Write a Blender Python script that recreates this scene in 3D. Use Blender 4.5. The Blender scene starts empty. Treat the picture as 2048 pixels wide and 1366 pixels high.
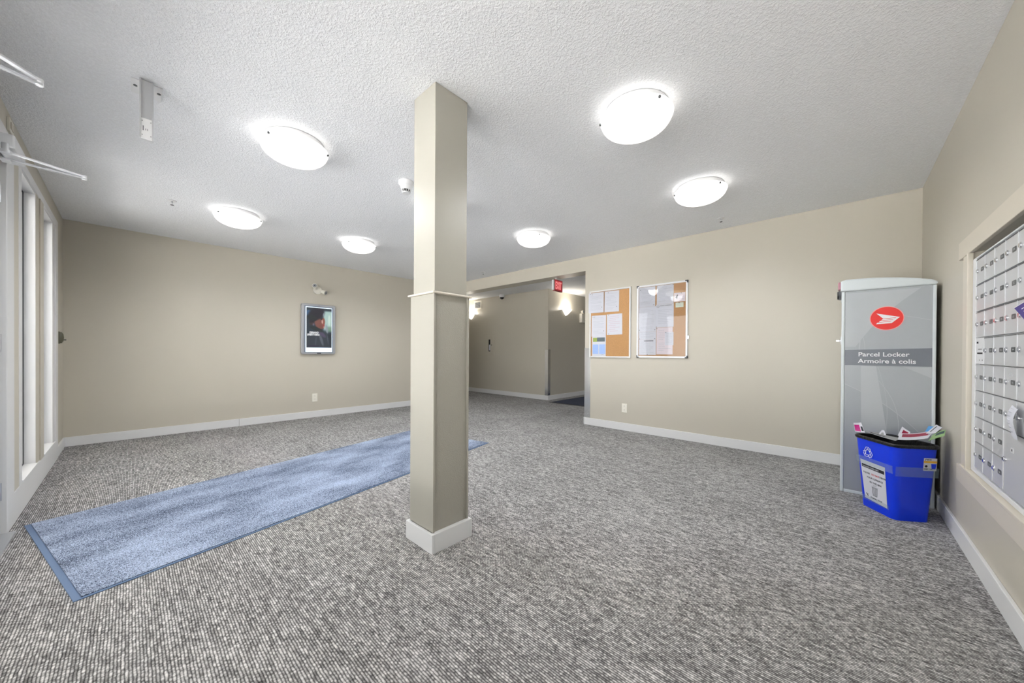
import bpy, bmesh, math, random
from mathutils import Matrix, Vector
random.seed(7)
C = bpy.context.scene.collection
PI = math.pi
R = math.radians

# ------------------------------------------------------------------ camera
H = 2.495                       # ceiling
xB, xC, yA, yD = -6.242, 0.503, 4.628, -0.499      # left, right, back, front wall planes
cam_d = bpy.data.cameras.new('camera'); cam = bpy.data.objects.new('camera', cam_d); C.objects.link(cam)
bpy.context.scene.camera = cam
cam_d.sensor_width = 36; cam_d.lens = 709.336 * 36 / 2048; cam_d.shift_y = (708.913 - 683) / 2048
cam_d.clip_start = 0.02; cam_d.clip_end = 200
yw, pt, rl = R(42.861), R(-0.284), R(0.314)
fw = Vector((-math.sin(yw) * math.cos(pt), math.cos(yw) * math.cos(pt), math.sin(pt)))
rt = Vector((math.cos(yw), math.sin(yw), 0)); up = rt.cross(fw)
r2 = rt * math.cos(rl) + up * math.sin(rl); u2 = -rt * math.sin(rl) + up * math.cos(rl)
cam.matrix_world = Matrix(((r2.x, u2.x, -fw.x, 0), (r2.y, u2.y, -fw.y, 0), (r2.z, u2.z, -fw.z, 1.06), (0, 0, 0, 1)))

# ------------------------------------------------------------------ world and exposure
SKY = 2.0
LAMP = 0.95
SUN = 78.0
SPOT = 36.0
w = bpy.data.worlds.new('overcast_sky'); bpy.context.scene.world = w; w.use_nodes = True
bg = w.node_tree.nodes['Background']; bg.inputs[0].default_value = (0.93, 0.97, 1.0, 1); bg.inputs[1].default_value = SKY
vs = bpy.context.scene.view_settings
vs.view_transform = 'Standard'; vs.look = 'None'; vs.gamma = 1; vs.use_curve_mapping = False; vs.exposure = 0.50

sd_ = bpy.data.lights.new('sun', 'SUN'); sd_.energy = SUN; sd_.angle = R(1.5); sd_.color = (1, .97, .93)
so_ = bpy.data.objects.new('sun', sd_); C.objects.link(so_)
so_.rotation_euler = Vector((-1.0, -0.12, -1.1)).to_track_quat('-Z', 'Y').to_euler()      # runs along the glazed wall: lights only the ground outside

def portal(x0, x1, z0, z1, y=-0.72):      # sampling portals at the glazed openings; they give no light of their own
    l = bpy.data.lights.new('window_portal', 'AREA'); l.shape = 'RECTANGLE'; l.size = x1 - x0; l.size_y = z1 - z0
    l.cycles.is_portal = True
    o = bpy.data.objects.new('window_portal', l); C.objects.link(o)
    o.location = ((x0 + x1) / 2, y, (z0 + z1) / 2); o.rotation_euler = (R(90), 0, 0)
# openings of the front wall: (x0, x1, z0, z1)
W2 = (-5.36, -4.77, 0.19, 2.25); W1 = (-4.49, -3.92, 0.19, 2.25); DO = (-3.51, -1.53, 0.0, 2.19)
W3_added = (-1.25, -0.72, 0.19, 2.25); W4_added = (-0.56, 0.10, 0.19, 2.25)  # unseen windows added to let in more daylight
for a in (W1, W2, W3_added, W4_added, DO): portal(*a)

# ------------------------------------------------------------------ materials
def lin(c):
    return tuple(((v / 255) / 12.92 if v / 255 <= 0.04045 else ((v / 255 + 0.055) / 1.055) ** 2.4) for v in c) + (1,)
def mat(name, rgb, rough=0.5, metal=0.0, spec=0.5, emit=0, noise=None, bump=None, coat=0):
    m = bpy.data.materials.new(name); m.use_nodes = True; nt = m.node_tree; b = nt.nodes['Principled BSDF']
    col = lin(rgb); b.inputs['Base Color'].default_value = col; b.inputs['Roughness'].default_value = rough
    b.inputs['Metallic'].default_value = metal; b.inputs['Specular IOR Level'].default_value = spec
    b.inputs['Coat Weight'].default_value = coat
    if emit: b.inputs['Emission Color'].default_value = col; b.inputs['Emission Strength'].default_value = emit
    tc = nt.nodes.new('ShaderNodeTexCoord')
    if noise:
        sc, amt = noise
        n = nt.nodes.new('ShaderNodeTexNoise'); n.inputs['Scale'].default_value = sc; n.inputs['Detail'].default_value = 3
        nt.links.new(tc.outputs['Object'], n.inputs['Vector'])
        mr = nt.nodes.new('ShaderNodeMapRange'); mr.inputs[3].default_value = 1 - amt; mr.inputs[4].default_value = 1 + amt
        nt.links.new(n.outputs['Fac'], mr.inputs[0])
        mx = nt.nodes.new('ShaderNodeVectorMath'); mx.operation = 'SCALE'; mx.inputs[0].default_value = col[:3]
        nt.links.new(mr.outputs[0], mx.inputs['Scale']); nt.links.new(mx.outputs[0], b.inputs['Base Color'])
    if bump:
        sc, st, dist = bump
        n = nt.nodes.new('ShaderNodeTexNoise'); n.inputs['Scale'].default_value = sc; n.inputs['Detail'].default_value = 4
        nt.links.new(tc.outputs['Object'], n.inputs['Vector'])
        bp = nt.nodes.new('ShaderNodeBump'); bp.inputs['Strength'].default_value = st; bp.inputs['Distance'].default_value = dist
        nt.links.new(n.outputs['Fac'], bp.inputs['Height']); nt.links.new(bp.outputs[0], b.inputs['Normal'])
    return m

M = {}
M['wall'] = mat('beige_wall_paint', (199, 193, 179), 0.42, spec=0.4, noise=(1.3, 0.025), bump=(180, 0.12, 0.002))
M['trimbeige'] = mat('cream_trim_paint', (213, 205, 190), 0.35, spec=0.45, noise=(5, 0.03))
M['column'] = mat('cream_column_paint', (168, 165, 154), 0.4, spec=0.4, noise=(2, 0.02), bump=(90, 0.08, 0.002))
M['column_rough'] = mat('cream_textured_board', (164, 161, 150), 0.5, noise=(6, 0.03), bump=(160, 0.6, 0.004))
M['white'] = mat('white_trim_paint', (226, 226, 226), 0.35, spec=0.45, noise=(4, 0.02))
M['plastic'] = mat('ivory_plastic', (240, 236, 224), 0.35, noise=(10, 0.01))
M['whiteplastic'] = mat('white_plastic', (238, 238, 238), 0.35, noise=(10, 0.01))
M['black'] = mat('black_plastic', (16, 16, 17), 0.4, noise=(10, 0.05))
M['darkslot'] = mat('dark_recess', (30, 30, 30), 0.6, noise=(10, 0.05))
M['darkgrey'] = mat('dark_grey_plate', (84, 86, 88), 0.4, metal=0.3, noise=(30, 0.1))
M['steel'] = mat('brushed_steel', (205, 207, 210), 0.32, metal=0.75, noise=(8, 0.05))
M['guardsteel'] = mat('polished_steel_guard', (232, 233, 235), 0.17, metal=1.0, noise=(8, 0.02))
M['chrome'] = mat('chrome', (225, 225, 228), 0.12, metal=1.0, noise=(8, 0.02))
M['alu'] = mat('painted_aluminium', (206, 207, 209), 0.38, metal=0.35, noise=(3, 0.03))
M['alu_light'] = mat('light_aluminium_edge', (232, 233, 235), 0.35, metal=0.2, noise=(3, 0.02))
M['lockergrey'] = mat('pale_grey_enamel', (214, 221, 223), 0.3, noise=(4, 0.015))
M['olive'] = mat('olive_plastic', (92, 90, 72), 0.4, noise=(10, 0.05))
M['cork'] = mat('cork', (178, 137, 94), 0.85, spec=0.2, noise=(140, 0.28), bump=(200, 0.3, 0.002))
M['paper'] = mat('white_paper', (210, 211, 219), 0.7, spec=0.2, noise=(10, 0.01))
M['ink'] = mat('grey_ink', (186, 188, 196), 0.7, spec=0.2, noise=(10, 0.05))
M['inkdark'] = mat('black_ink', (52, 52, 58), 0.7, spec=0.2, noise=(10, 0.05))
M['inkpink'] = mat('pale_red_ink', (204, 184, 194), 0.7, spec=0.2, noise=(10, 0.05))
M['inkblue'] = mat('pale_blue_ink', (160, 186, 232), 0.7, spec=0.2, noise=(60, 0.08))
M['inkred'] = mat('red_ink', (205, 40, 40), 0.7, spec=0.2, noise=(10, 0.05))
M['pinkpaper'] = mat('pale_pink_paper', (220, 209, 214), 0.7, spec=0.2, noise=(10, 0.01))
M['cardpaper'] = mat('pale_green_card', (214, 222, 206), 0.7, spec=0.2, noise=(60, 0.08))
M['photo_dark'] = mat('dark_photo_print', (92, 104, 110), 0.6, noise=(260, 0.5))
M['photo_green'] = mat('green_photo_print', (150, 168, 82), 0.6, noise=(260, 0.4))
M['bowl'] = mat('lit_frosted_glass', (255, 253, 250), 0.3, emit=LAMP, noise=(6, 0.01))
M['sconceglass'] = mat('lit_sconce_glass', (255, 249, 236), 0.3, emit=1.6, noise=(6, 0.01))
M['blue'] = mat('blue_bin_plastic', (2, 54, 222), 0.28, spec=0.5, noise=(4, 0.05), bump=(300, 0.05, 0.001))
M['bag'] = mat('black_bin_bag', (18, 19, 21), 0.28, noise=(30, 0.1), bump=(45, 0.8, 0.006))
M['red'] = mat('red_emblem', (215, 22, 14), 0.35, noise=(6, 0.02))
M['pinkrim'] = mat('pink_emblem_rim', (236, 158, 154), 0.4, noise=(6, 0.02))
M['panelgrey'] = mat('grey_graphic_panel', (168, 173, 177), 0.3, noise=(3.2, 0.05))
M['swirl'] = mat('pale_graphic_swirl', (182, 187, 190), 0.3, noise=(5, 0.03))
M['swirl_dark'] = mat('dark_graphic_shape', (161, 166, 171), 0.3, noise=(5, 0.03))
M['band'] = mat('slate_graphic_band', (108, 113, 122), 0.3, noise=(9, 0.04))
M['letter'] = mat('white_lettering', (238, 240, 242), 0.4, noise=(6, 0.01))
M['purple'] = mat('purple_card', (58, 44, 128), 0.5, noise=(20, 0.06))
M['maroon'] = mat('maroon_print', (150, 24, 60), 0.45, noise=(60, 0.15))
M['magenta'] = mat('magenta_print', (178, 26, 120), 0.45, noise=(60, 0.1))
M['skyblue'] = mat('sky_blue_print', (92, 160, 222), 0.45, noise=(30, 0.05))
M['green'] = mat('green_print', (140, 172, 118), 0.45, noise=(30, 0.08))
M['darkteal'] = mat('dark_teal_print', (44, 66, 74), 0.45, noise=(30, 0.08))
M['newsprint'] = mat('grey_newsprint', (150, 152, 152), 0.7, noise=(80, 0.15))
M['yellow'] = mat('amber_print', (222, 172, 60), 0.5, noise=(60, 0.08))
M['border'] = mat('blue_rubber_edging', (92, 114, 146), 0.6, noise=(20, 0.05))
M['lockerpink'] = mat('dusty_pink_label', (168, 118, 130), 0.5, noise=(20, 0.1))
M['exitred'] = mat('lit_red_sign_face', (206, 62, 70), 0.4, emit=0.12, noise=(10, 0.04))
M['exitlit'] = mat('lit_red_letters', (255, 150, 150), 0.4, emit=0.5, noise=(10, 0.02))
M['exitcase'] = mat('red_brown_sign_case', (158, 84, 84), 0.45, noise=(10, 0.05))
M['bounce_ground'] = mat('pale_bounce_ground', (240, 241, 243), 0.9, noise=(6, 0.06))  # unseen ground kept pale to bounce sunlight up to the ceiling
M['silver'] = mat('silver_screen_bezel', (176, 178, 182), 0.3, metal=0.55, noise=(5, 0.04))
M['bezelblue'] = mat('blue_grey_bezel', (120, 132, 148), 0.3, metal=0.4, noise=(5, 0.04))
M['whitescreen'] = mat('lit_white_screen', (226, 238, 250), 0.4, emit=0.40, noise=(5, 0.01))
M['hallmat'] = mat('dark_blue_mat_pile', (66, 70, 84), 0.95, spec=0.1, noise=(160, 0.25))

M['paving'] = mat('added_grey_paving', (104, 105, 107), 0.85, noise=(5, 0.1))  # kept dark to weaken the bounce beside the doors
def glass_mat(name, tint=(1, 1, 1), refl=0.09):
    m = bpy.data.materials.new(name); m.use_nodes = True; nt = m.node_tree; nt.nodes.clear()
    o = nt.nodes.new('ShaderNodeOutputMaterial'); mx = nt.nodes.new('ShaderNodeMixShader')
    t = nt.nodes.new('ShaderNodeBsdfTransparent'); g = nt.nodes.new('ShaderNodeBsdfGlossy'); g.inputs['Roughness'].default_value = 0.03
    t.inputs[0].default_value = tint + (1,)
    lw = nt.nodes.new('ShaderNodeLayerWeight'); lw.inputs[0].default_value = 0.5
    pw = nt.nodes.new('ShaderNodeMath'); pw.operation = 'POWER'; pw.inputs[1].default_value = 4.0; nt.links.new(lw.outputs['Facing'], pw.inputs[0])
    ma = nt.nodes.new('ShaderNodeMath'); ma.operation = 'MULTIPLY_ADD'; ma.inputs[1].default_value = 0.85; ma.inputs[2].default_value = refl * .6; nt.links.new(pw.outputs[0], ma.inputs[0])
    nt.links.new(ma.outputs[0], mx.inputs[0]); nt.links.new(t.outputs[0], mx.inputs[1]); nt.links.new(g.outputs[0], mx.inputs[2])
    nt.links.new(mx.outputs[0], o.inputs[0]); return m
M['glass'] = glass_mat('clear_glass')
M['acrylic'] = glass_mat('clear_acrylic_cover', (0.97, 0.97, 0.97), 0.16)
def tape_mat():
    m = bpy.data.materials.new('clear_tape'); m.use_nodes = True; nt = m.node_tree; nt.nodes.clear()
    o = nt.nodes.new('ShaderNodeOutputMaterial'); mx = nt.nodes.new('ShaderNodeMixShader'); mx.inputs[0].default_value = 0.13
    t = nt.nodes.new('ShaderNodeBsdfTransparent'); g = nt.nodes.new('ShaderNodeBsdfPrincipled')
    g.inputs['Base Color'].default_value = (0.42, 0.55, 0.62, 1); g.inputs['Roughness'].default_value = 0.15
    tc = nt.nodes.new('ShaderNodeTexCoord'); n = nt.nodes.new('ShaderNodeTexNoise'); n.inputs['Scale'].default_value = 35
    bp = nt.nodes.new('ShaderNodeBump'); bp.inputs['Strength'].default_value = 0.8; bp.inputs['Distance'].default_value = 0.01
    nt.links.new(tc.outputs['Object'], n.inputs['Vector']); nt.links.new(n.outputs['Fac'], bp.inputs['Height']); nt.links.new(bp.outputs[0], g.inputs['Normal'])
    nt.links.new(t.outputs[0], mx.inputs[1]); nt.links.new(g.outputs[0], mx.inputs[2]); nt.links.new(mx.outputs[0], o.inputs[0]); return m
M['tape'] = tape_mat()

def ceiling_mat():
    m = bpy.data.materials.new('stippled_ceiling'); m.use_nodes = True; nt = m.node_tree; b = nt.nodes['Principled BSDF']
    b.inputs['Base Color'].default_value = lin((229, 230, 232)); b.inputs['Roughness'].default_value = 0.8; b.inputs['Specular IOR Level'].default_value = 0.2
    tc = nt.nodes.new('ShaderNodeTexCoord')
    n = nt.nodes.new('ShaderNodeTexNoise'); n.inputs['Scale'].default_value = 92; n.inputs['Detail'].default_value = 2.2; n.inputs['Roughness'].default_value = 0.62
    nt.links.new(tc.outputs['Object'], n.inputs['Vector'])
    rmp = nt.nodes.new('ShaderNodeValToRGB'); rmp.color_ramp.elements[0].position = 0.40; rmp.color_ramp.elements[1].position = 0.66
    nt.links.new(n.outputs['Fac'], rmp.inputs[0])
    bp = nt.nodes.new('ShaderNodeBump'); bp.inputs['Strength'].default_value = 0.55; bp.inputs['Distance'].default_value = 0.0045
    nt.links.new(rmp.outputs[0], bp.inputs['Height']); nt.links.new(bp.outputs[0], b.inputs['Normal'])
    mr = nt.nodes.new('ShaderNodeMapRange'); mr.inputs[3].default_value = 0.95; mr.inputs[4].default_value = 1.03
    nt.links.new(rmp.outputs[0], mr.inputs[0])
    mx = nt.nodes.new('ShaderNodeVectorMath'); mx.operation = 'SCALE'; mx.inputs[0].default_value = lin((250, 251, 253))[:3]
    nt.links.new(mr.outputs[0], mx.inputs['Scale']); nt.links.new(mx.outputs[0], b.inputs['Base Color'])
    return m
M['ceiling'] = ceiling_mat()

def carpet_mat():
    m = bpy.data.materials.new('grey_loop_carpet'); m.use_nodes = True; nt = m.node_tree; b = nt.nodes['Principled BSDF']
    b.inputs['Roughness'].default_value = 0.95; b.inputs['Specular IOR Level'].default_value = 0.1
    L = nt.links.new
    def math_(op, a, bb=None, c=None):
        n = nt.nodes.new('ShaderNodeMath'); n.operation = op
        for i, v in enumerate((a, bb, c)):
            if v is None: continue
            if isinstance(v, (int, float)): n.inputs[i].default_value = v
            else: L(v, n.inputs[i])
        return n.outputs[0]
    tc = nt.nodes.new('ShaderNodeTexCoord'); sp = nt.nodes.new('ShaderNodeSeparateXYZ'); L(tc.outputs['Object'], sp.inputs[0])
    x, y = sp.outputs[0], sp.outputs[1]
    p = 0.0088
    # slight wander so the rows are not ruler straight
    nw = nt.nodes.new('ShaderNodeTexNoise'); nw.inputs['Scale'].default_value = 26; nw.inputs['Detail'].default_value = 1; L(tc.outputs['Object'], nw.inputs['Vector'])
    yr = math_('ADD', math_('DIVIDE', y, p), math_('MULTIPLY', nw.outputs['Fac'], 0.55)); row = math_('FLOOR', yr); vf = math_('FRACT', yr)
    prof = math_('POWER', math_('SINE', math_('MULTIPLY', vf, PI)), 0.8)
    def along(fx, seed, det):
        c = nt.nodes.new('ShaderNodeCombineXYZ'); L(math_('MULTIPLY', x, fx), c.inputs[0]); L(math_('MULTIPLY', row, 3.71 + seed), c.inputs[1]); c.inputs[2].default_value = seed * 5
        n = nt.nodes.new('ShaderNodeTexNoise'); n.inputs['Scale'].default_value = 1.0; n.inputs['Detail'].default_value = det; L(c.outputs[0], n.inputs['Vector']); return n.outputs['Fac']
    n1 = along(105.0, 0.0, 1.0); n2 = along(34.0, 1.3, 1.0); n3 = along(9.0, 2.1, 1.0)
    wn = nt.nodes.new('ShaderNodeTexWhiteNoise'); wn.noise_dimensions = '1D'; L(row, wn.inputs['W'])
    xs = math_('ADD', math_('DIVIDE', x, 0.0190), math_('MULTIPLY', math_('MODULO', math_('ABSOLUTE', row), 2.0), 0.5))
    stitch = math_('SINE', math_('MULTIPLY', math_('FRACT', math_('ADD', xs, math_('MULTIPLY', n2, 1.2))), PI))
    nf = nt.nodes.new('ShaderNodeTexNoise'); nf.inputs['Scale'].default_value = 330; nf.inputs['Detail'].default_value = 2; L(tc.outputs['Object'], nf.inputs['Vector'])
    nb = nt.nodes.new('ShaderNodeTexNoise'); nb.inputs['Scale'].default_value = 1.6; nb.inputs['Detail'].default_value = 3; L(tc.outputs['Object'], nb.inputs['Vector'])
    hgt = math_('MULTIPLY', prof, math_('MULTIPLY_ADD', stitch, 0.3, 0.7))
    t = math_('MULTIPLY', hgt, 0.62)
    for nn, k in ((n1, 0.85), (n2, 0.85), (n3, 0.35), (nf.outputs['Fac'], 0.55), (nb.outputs['Fac'], 0.22)):
        t = math_('ADD', t, math_('MULTIPLY', math_('SUBTRACT', nn, 0.5), k))
    t = math_('ADD', t, 0.14)
    rmp = nt.nodes.new('ShaderNodeValToRGB'); cr = rmp.color_ramp
    cr.elements[0].position = 0.05; cr.elements[0].color = lin((56, 55, 55)); cr.elements[1].position = 1.25 / 1.3; cr.elements[1].color = lin((222, 220, 219))
    e = cr.elements.new(0.5); e.color = lin((132, 131, 130))
    L(t, rmp.inputs[0]); L(rmp.outputs[0], b.inputs['Base Color'])
    bp = nt.nodes.new('ShaderNodeBump'); bp.inputs['Strength'].default_value = 0.6; bp.inputs['Distance'].default_value = 0.004
    L(hgt, bp.inputs['Height']); L(bp.outputs[0], b.inputs['Normal'])
    return m
M['carpet'] = carpet_mat()

def mat_pile():
    m = bpy.data.materials.new('blue_mat_pile'); m.use_nodes = True; nt = m.node_tree; b = nt.nodes['Principled BSDF']
    b.inputs['Roughness'].default_value = 0.95; b.inputs['Specular IOR Level'].default_value = 0.1
    tc = nt.nodes.new('ShaderNodeTexCoord')
    n = nt.nodes.new('ShaderNodeTexNoise'); n.inputs['Scale'].default_value = 230; n.inputs['Detail'].default_value = 3
    n2 = nt.nodes.new('ShaderNodeTexNoise'); n2.inputs['Scale'].default_value = 2.6; n2.inputs['Detail'].default_value = 4
    mp = nt.nodes.new('ShaderNodeMapping'); mp.inputs['Scale'].default_value = (1.5, 0.8, 1)
    nt.links.new(tc.outputs['Object'], n.inputs['Vector']); nt.links.new(tc.outputs['Object'], mp.inputs[0]); nt.links.new(mp.outputs[0], n2.inputs['Vector'])
    a = nt.nodes.new('ShaderNodeMath'); a.operation = 'MULTIPLY_ADD'; a.inputs[1].default_value = 0.42
    nt.links.new(n2.outputs['Fac'], a.inputs[0]); nt.links.new(n.outputs['Fac'], a.inputs[2])
    rmp = nt.nodes.new('ShaderNodeValToRGB'); cr = rmp.color_ramp
    cr.elements[0].position = 0.58; cr.elements[0].color = lin((50, 60, 78)); cr.elements[1].position = 0.84; cr.elements[1].color = lin((178, 192, 218))
    nt.links.new(a.outputs[0], rmp.inputs[0]); nt.links.new(rmp.outputs[0], b.inputs['Base Color'])
    bp = nt.nodes.new('ShaderNodeBump'); bp.inputs['Strength'].default_value = 0.5; bp.inputs['Distance'].default_value = 0.004
    nt.links.new(n.outputs['Fac'], bp.inputs['Height']); nt.links.new(bp.outputs[0], b.inputs['Normal'])
    return m
M['pile'] = mat_pile()

# ------------------------------------------------------------------ mesh helpers
class G:
    def __init__(s, mx=None): s.bm = bmesh.new(); s.mx = mx
    def _t(s, vs):
        if s.mx is not None:
            for v in vs: v.co = s.mx @ v.co
    def box(s, x0, x1, y0, y1, z0, z1):
        v = [s.bm.verts.new(p) for p in ((x0, y0, z0), (x1, y0, z0), (x1, y1, z0), (x0, y1, z0), (x0, y0, z1), (x1, y0, z1), (x1, y1, z1), (x0, y1, z1))]
        for f in ((3, 2, 1, 0), (4, 5, 6, 7), (0, 1, 5, 4), (1, 2, 6, 5), (2, 3, 7, 6), (3, 0, 4, 7)): s.bm.faces.new([v[i] for i in f])
        s._t(v); return s
    def cyl(s, p0, p1, r0, r1=None, n=20, caps=True):
        r1 = r0 if r1 is None else r1
        p0 = Vector(p0); p1 = Vector(p1); d = (p1 - p0).normalized()
        a = d.orthogonal().normalized(); b = d.cross(a)
        A = [s.bm.verts.new(p0 + (a * math.cos(2 * PI * i / n) + b * math.sin(2 * PI * i / n)) * r0) for i in range(n)]
        B = [s.bm.verts.new(p1 + (a * math.cos(2 * PI * i / n) + b * math.sin(2 * PI * i / n)) * r1) for i in range(n)]
        for i in range(n): s.bm.faces.new((A[i], A[(i + 1) % n], B[(i + 1) % n], B[i]))
        if caps: s.bm.faces.new(A[::-1]); s.bm.faces.new(B)
        s._t(A + B); return s
    def lathe(s, prof, c=(0, 0, 0), n=40, a0=0, a1=2 * PI):      # prof: (r, z)
        full = abs(a1 - a0 - 2 * PI) < 1e-6; k = n if full else n + 1; rings = []
        for (r, z) in prof:
            rings.append([s.bm.verts.new((c[0] + r * math.cos(a0 + (a1 - a0) * i / n), c[1] + r * math.sin(a0 + (a1 - a0) * i / n), c[2] + z)) for i in range(k)])
        for q in range(len(prof) - 1):
            for i in range(n):
                j = (i + 1) % k
                s.bm.faces.new((rings[q][i], rings[q][j], rings[q + 1][j], rings[q + 1][i]))
        for rg in rings: s._t(rg)
        return s
    def prism(s, pts, y0, y1):       # pts in xz, extruded along y
        A = [s.bm.verts.new((p[0], y0, p[1])) for p in pts]; B = [s.bm.verts.new((p[0], y1, p[1])) for p in pts]
        n = len(pts)
        try: s.bm.faces.new(A); s.bm.faces.new(B[::-1])
        except ValueError: pass
        for i in range(n): s.bm.faces.new((A[i], B[i], B[(i + 1) % n], A[(i + 1) % n]))
        s._t(A + B); return s
    def hprism(s, pts, z0, z1):      # pts in xy, extruded along z
        A = [s.bm.verts.new((p[0], p[1], z0)) for p in pts]; B = [s.bm.verts.new((p[0], p[1], z1)) for p in pts]
        n = len(pts); s.bm.faces.new(A[::-1]); s.bm.faces.new(B)
        for i in range(n): s.bm.faces.new((A[i], A[(i + 1) % n], B[(i + 1) % n], B[i]))
        s._t(A + B); return s
    def ribbon(s, pts, wd, y0, th=0.0006, closed=False):   # strip in the xz plane
        n = len(pts); seg = n if closed else n - 1
        for i in range(seg):
            a = Vector((pts[i][0], pts[i][1])); b = Vector((pts[(i + 1) % n][0], pts[(i + 1) % n][1]))
            d = (b - a)
            if d.length < 1e-7: continue
            d.normalize(); nn = Vector((-d.y, d.x)) * wd / 2; e = d * wd * 0.35
            q = [a - e + nn, a - e - nn, b + e - nn, b + e + nn]
            s.prism([(v.x, v.y) for v in q], y0 - th, y0)
        return s
    def done(s, name, m, parent=None, smooth=False, bevel=0, **kw):
        bmesh.ops.recalc_face_normals(s.bm, faces=s.bm.faces)
        me = bpy.data.meshes.new(name); s.bm.to_mesh(me); s.bm.free()
        o = bpy.data.objects.new(name, me); C.objects.link(o)
        me.materials.append(m if not isinstance(m, str) else M[m])
        if smooth:
            for p in me.polygons: p.use_smooth = True
            try: me.set_sharp_from_angle(angle=R(38))
            except Exception: pass
        if bevel:
            b = o.modifiers.new('bevel', 'BEVEL'); b.width = bevel; b.segments = 2; b.limit_method = 'ANGLE'
        if parent: o.parent = parent
        for k, v in kw.items(): o[k] = v
        return o
def thing(name, label, cat, loc=(0, 0, 0), rz=0, group=None):
    o = bpy.data.objects.new(name, None); C.objects.link(o); o.location = loc; o.rotation_euler = (0, 0, R(rz)); o.empty_display_size = 0.1
    o['label'] = label; o['category'] = cat
    if group: o['group'] = group
    return o
def struct(g, name, m, parent=None, **kw):
    o = g.done(name, m, parent, **kw)
    if parent is None: o['kind'] = 'structure'
    return o
def sempty(name, loc=(0, 0, 0), rz=0):
    o = bpy.data.objects.new(name, None); C.objects.link(o); o.location = loc; o.rotation_euler = (0, 0, R(rz)); o['kind'] = 'structure'; return o
def text(name, body, size, x, z, m, parent, y=-0.001, mx=None, th=0.0004, sx=1.0, align='LEFT', bold=0.0, shear=0.0, line=1.0):
    cu = bpy.data.curves.new(name, 'FONT'); cu.body = body; cu.size = size; cu.extrude = th; cu.align_x = align; cu.offset = bold; cu.shear = shear
    cu.space_line = line; cu.resolution_u = 3
    t = bpy.data.objects.new(name, cu); C.objects.link(t)
    bpy.context.view_layer.update()
    me = bpy.data.meshes.new_from_object(t.evaluated_get(bpy.context.evaluated_depsgraph_get()))
    bpy.data.objects.remove(t); bpy.data.curves.remove(cu)
    base = Matrix.Translation((x, y, z)) @ Matrix.Rotation(R(90), 4, 'X') @ Matrix.Diagonal((sx, 1, 1, 1))
    me.transform((mx @ base) if mx is not None else base)
    me.materials.clear(); me.materials.append(M[m])
    o = bpy.data.objects.new(name, me); C.objects.link(o); o.parent = parent; return o

# ------------------------------------------------------------------ room shell
T = 0.2
g = G(); g.box(xB - 3.6, 2.2, yD - T, 11.2, -0.1, 0); struct(g, 'floor', 'carpet')
g = G(); g.box(xB - 3.6, 2.2, yD - T, 11.2, H, H + 0.12); struct(g, 'ceiling', 'ceiling')
# left wall
struct(G().box(xB - T, xB, yD - T, yA, 0, H), 'wall_left', 'wall')
# right wall with the mailbox recess (y 2.10..2.98, z .46..1.60)
g = G()
MY0, MY1, MZ0, MZ1 = 2.10, 3.00, 0.465, 1.60
g.box(xC, xC + T + .1, yD - T, MY0, 0, H).box(xC, xC + T + .1, MY1, yA + 0.237, 0, H).box(xC, xC + T + .1, MY0, MY1, 0, MZ0).box(xC, xC + T + .1, MY0, MY1, MZ1, H).box(xC + T, xC + T + .1, MY0, MY1, MZ0, MZ1)
struct(g, 'wall_right', 'wall')
# back wall with the wide opening to the hall
OX = -2.807; OZ = 2.286; WA = 0.237
g = G().box(OX, xC, yA, yA + WA, 0, H).box(xB, OX, yA, yA + WA, OZ, H).box(xB - 3.6, xB, yA, yA + WA, 0, H)
struct(g, 'wall_back', 'wall')
# front wall with windows and doors
g = G()
def span(x0, x1, z0, z1): g.box(x0, x1, yD - T, yD, z0, z1)
span(xB, W2[0], 0, H); span(W2[1], W1[0], 0, H); span(W1[1], DO[0], 0, H); span(DO[1], W3_added[0], 0, H); span(W3_added[1], W4_added[0], 0, H); span(W4_added[1], xC, 0, H)
for a in (W1, W2, W3_added, W4_added): span(a[0], a[1], 0, a[2]); span(a[0], a[1], a[3], H)
span(DO[0], DO[1], DO[3], H)
struct(g, 'wall_front', 'wall')
# hall walls
FX, EY = -4.811, 6.37
struct(G().box(xB - 3.6, FX, EY, 11.2, 0, H), 'wall_hall_far', 'wall')
struct(G().box(xB - 3.6, xB - 3.4, yA + WA, EY, 0, H), 'wall_hall_left', 'wall')
struct(G().box(2.0, 2.2, yA + WA, 11.2, 0, H), 'wall_hall_right', 'wall')
struct(G().box(FX, 2.0, 11.0, 11.2, 0, H), 'wall_hall_end', 'wall')
struct(G().box(xC, 2.0, yA, yA + WA, 0, H), 'wall_hall_near', 'wall')
# unseen ground, paving and canopy outside, added to shape daylight reaching the ceiling
struct(G().box(-30, 30, -34, -3.4, -0.14, -0.04), 'ground_outside', 'bounce_ground')
struct(G().box(-30, 30, -3.4, yD - T, -0.14, -0.04), 'added_pavement', 'paving')  # unseen dark strip added to cut the bounce near the doors
struct(G().box(-5.4, .4, -2.2, yD - T, 2.52, 2.66), 'added_canopy', 'trimbeige')  # unseen roof added to shade the ground near the doors

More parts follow.
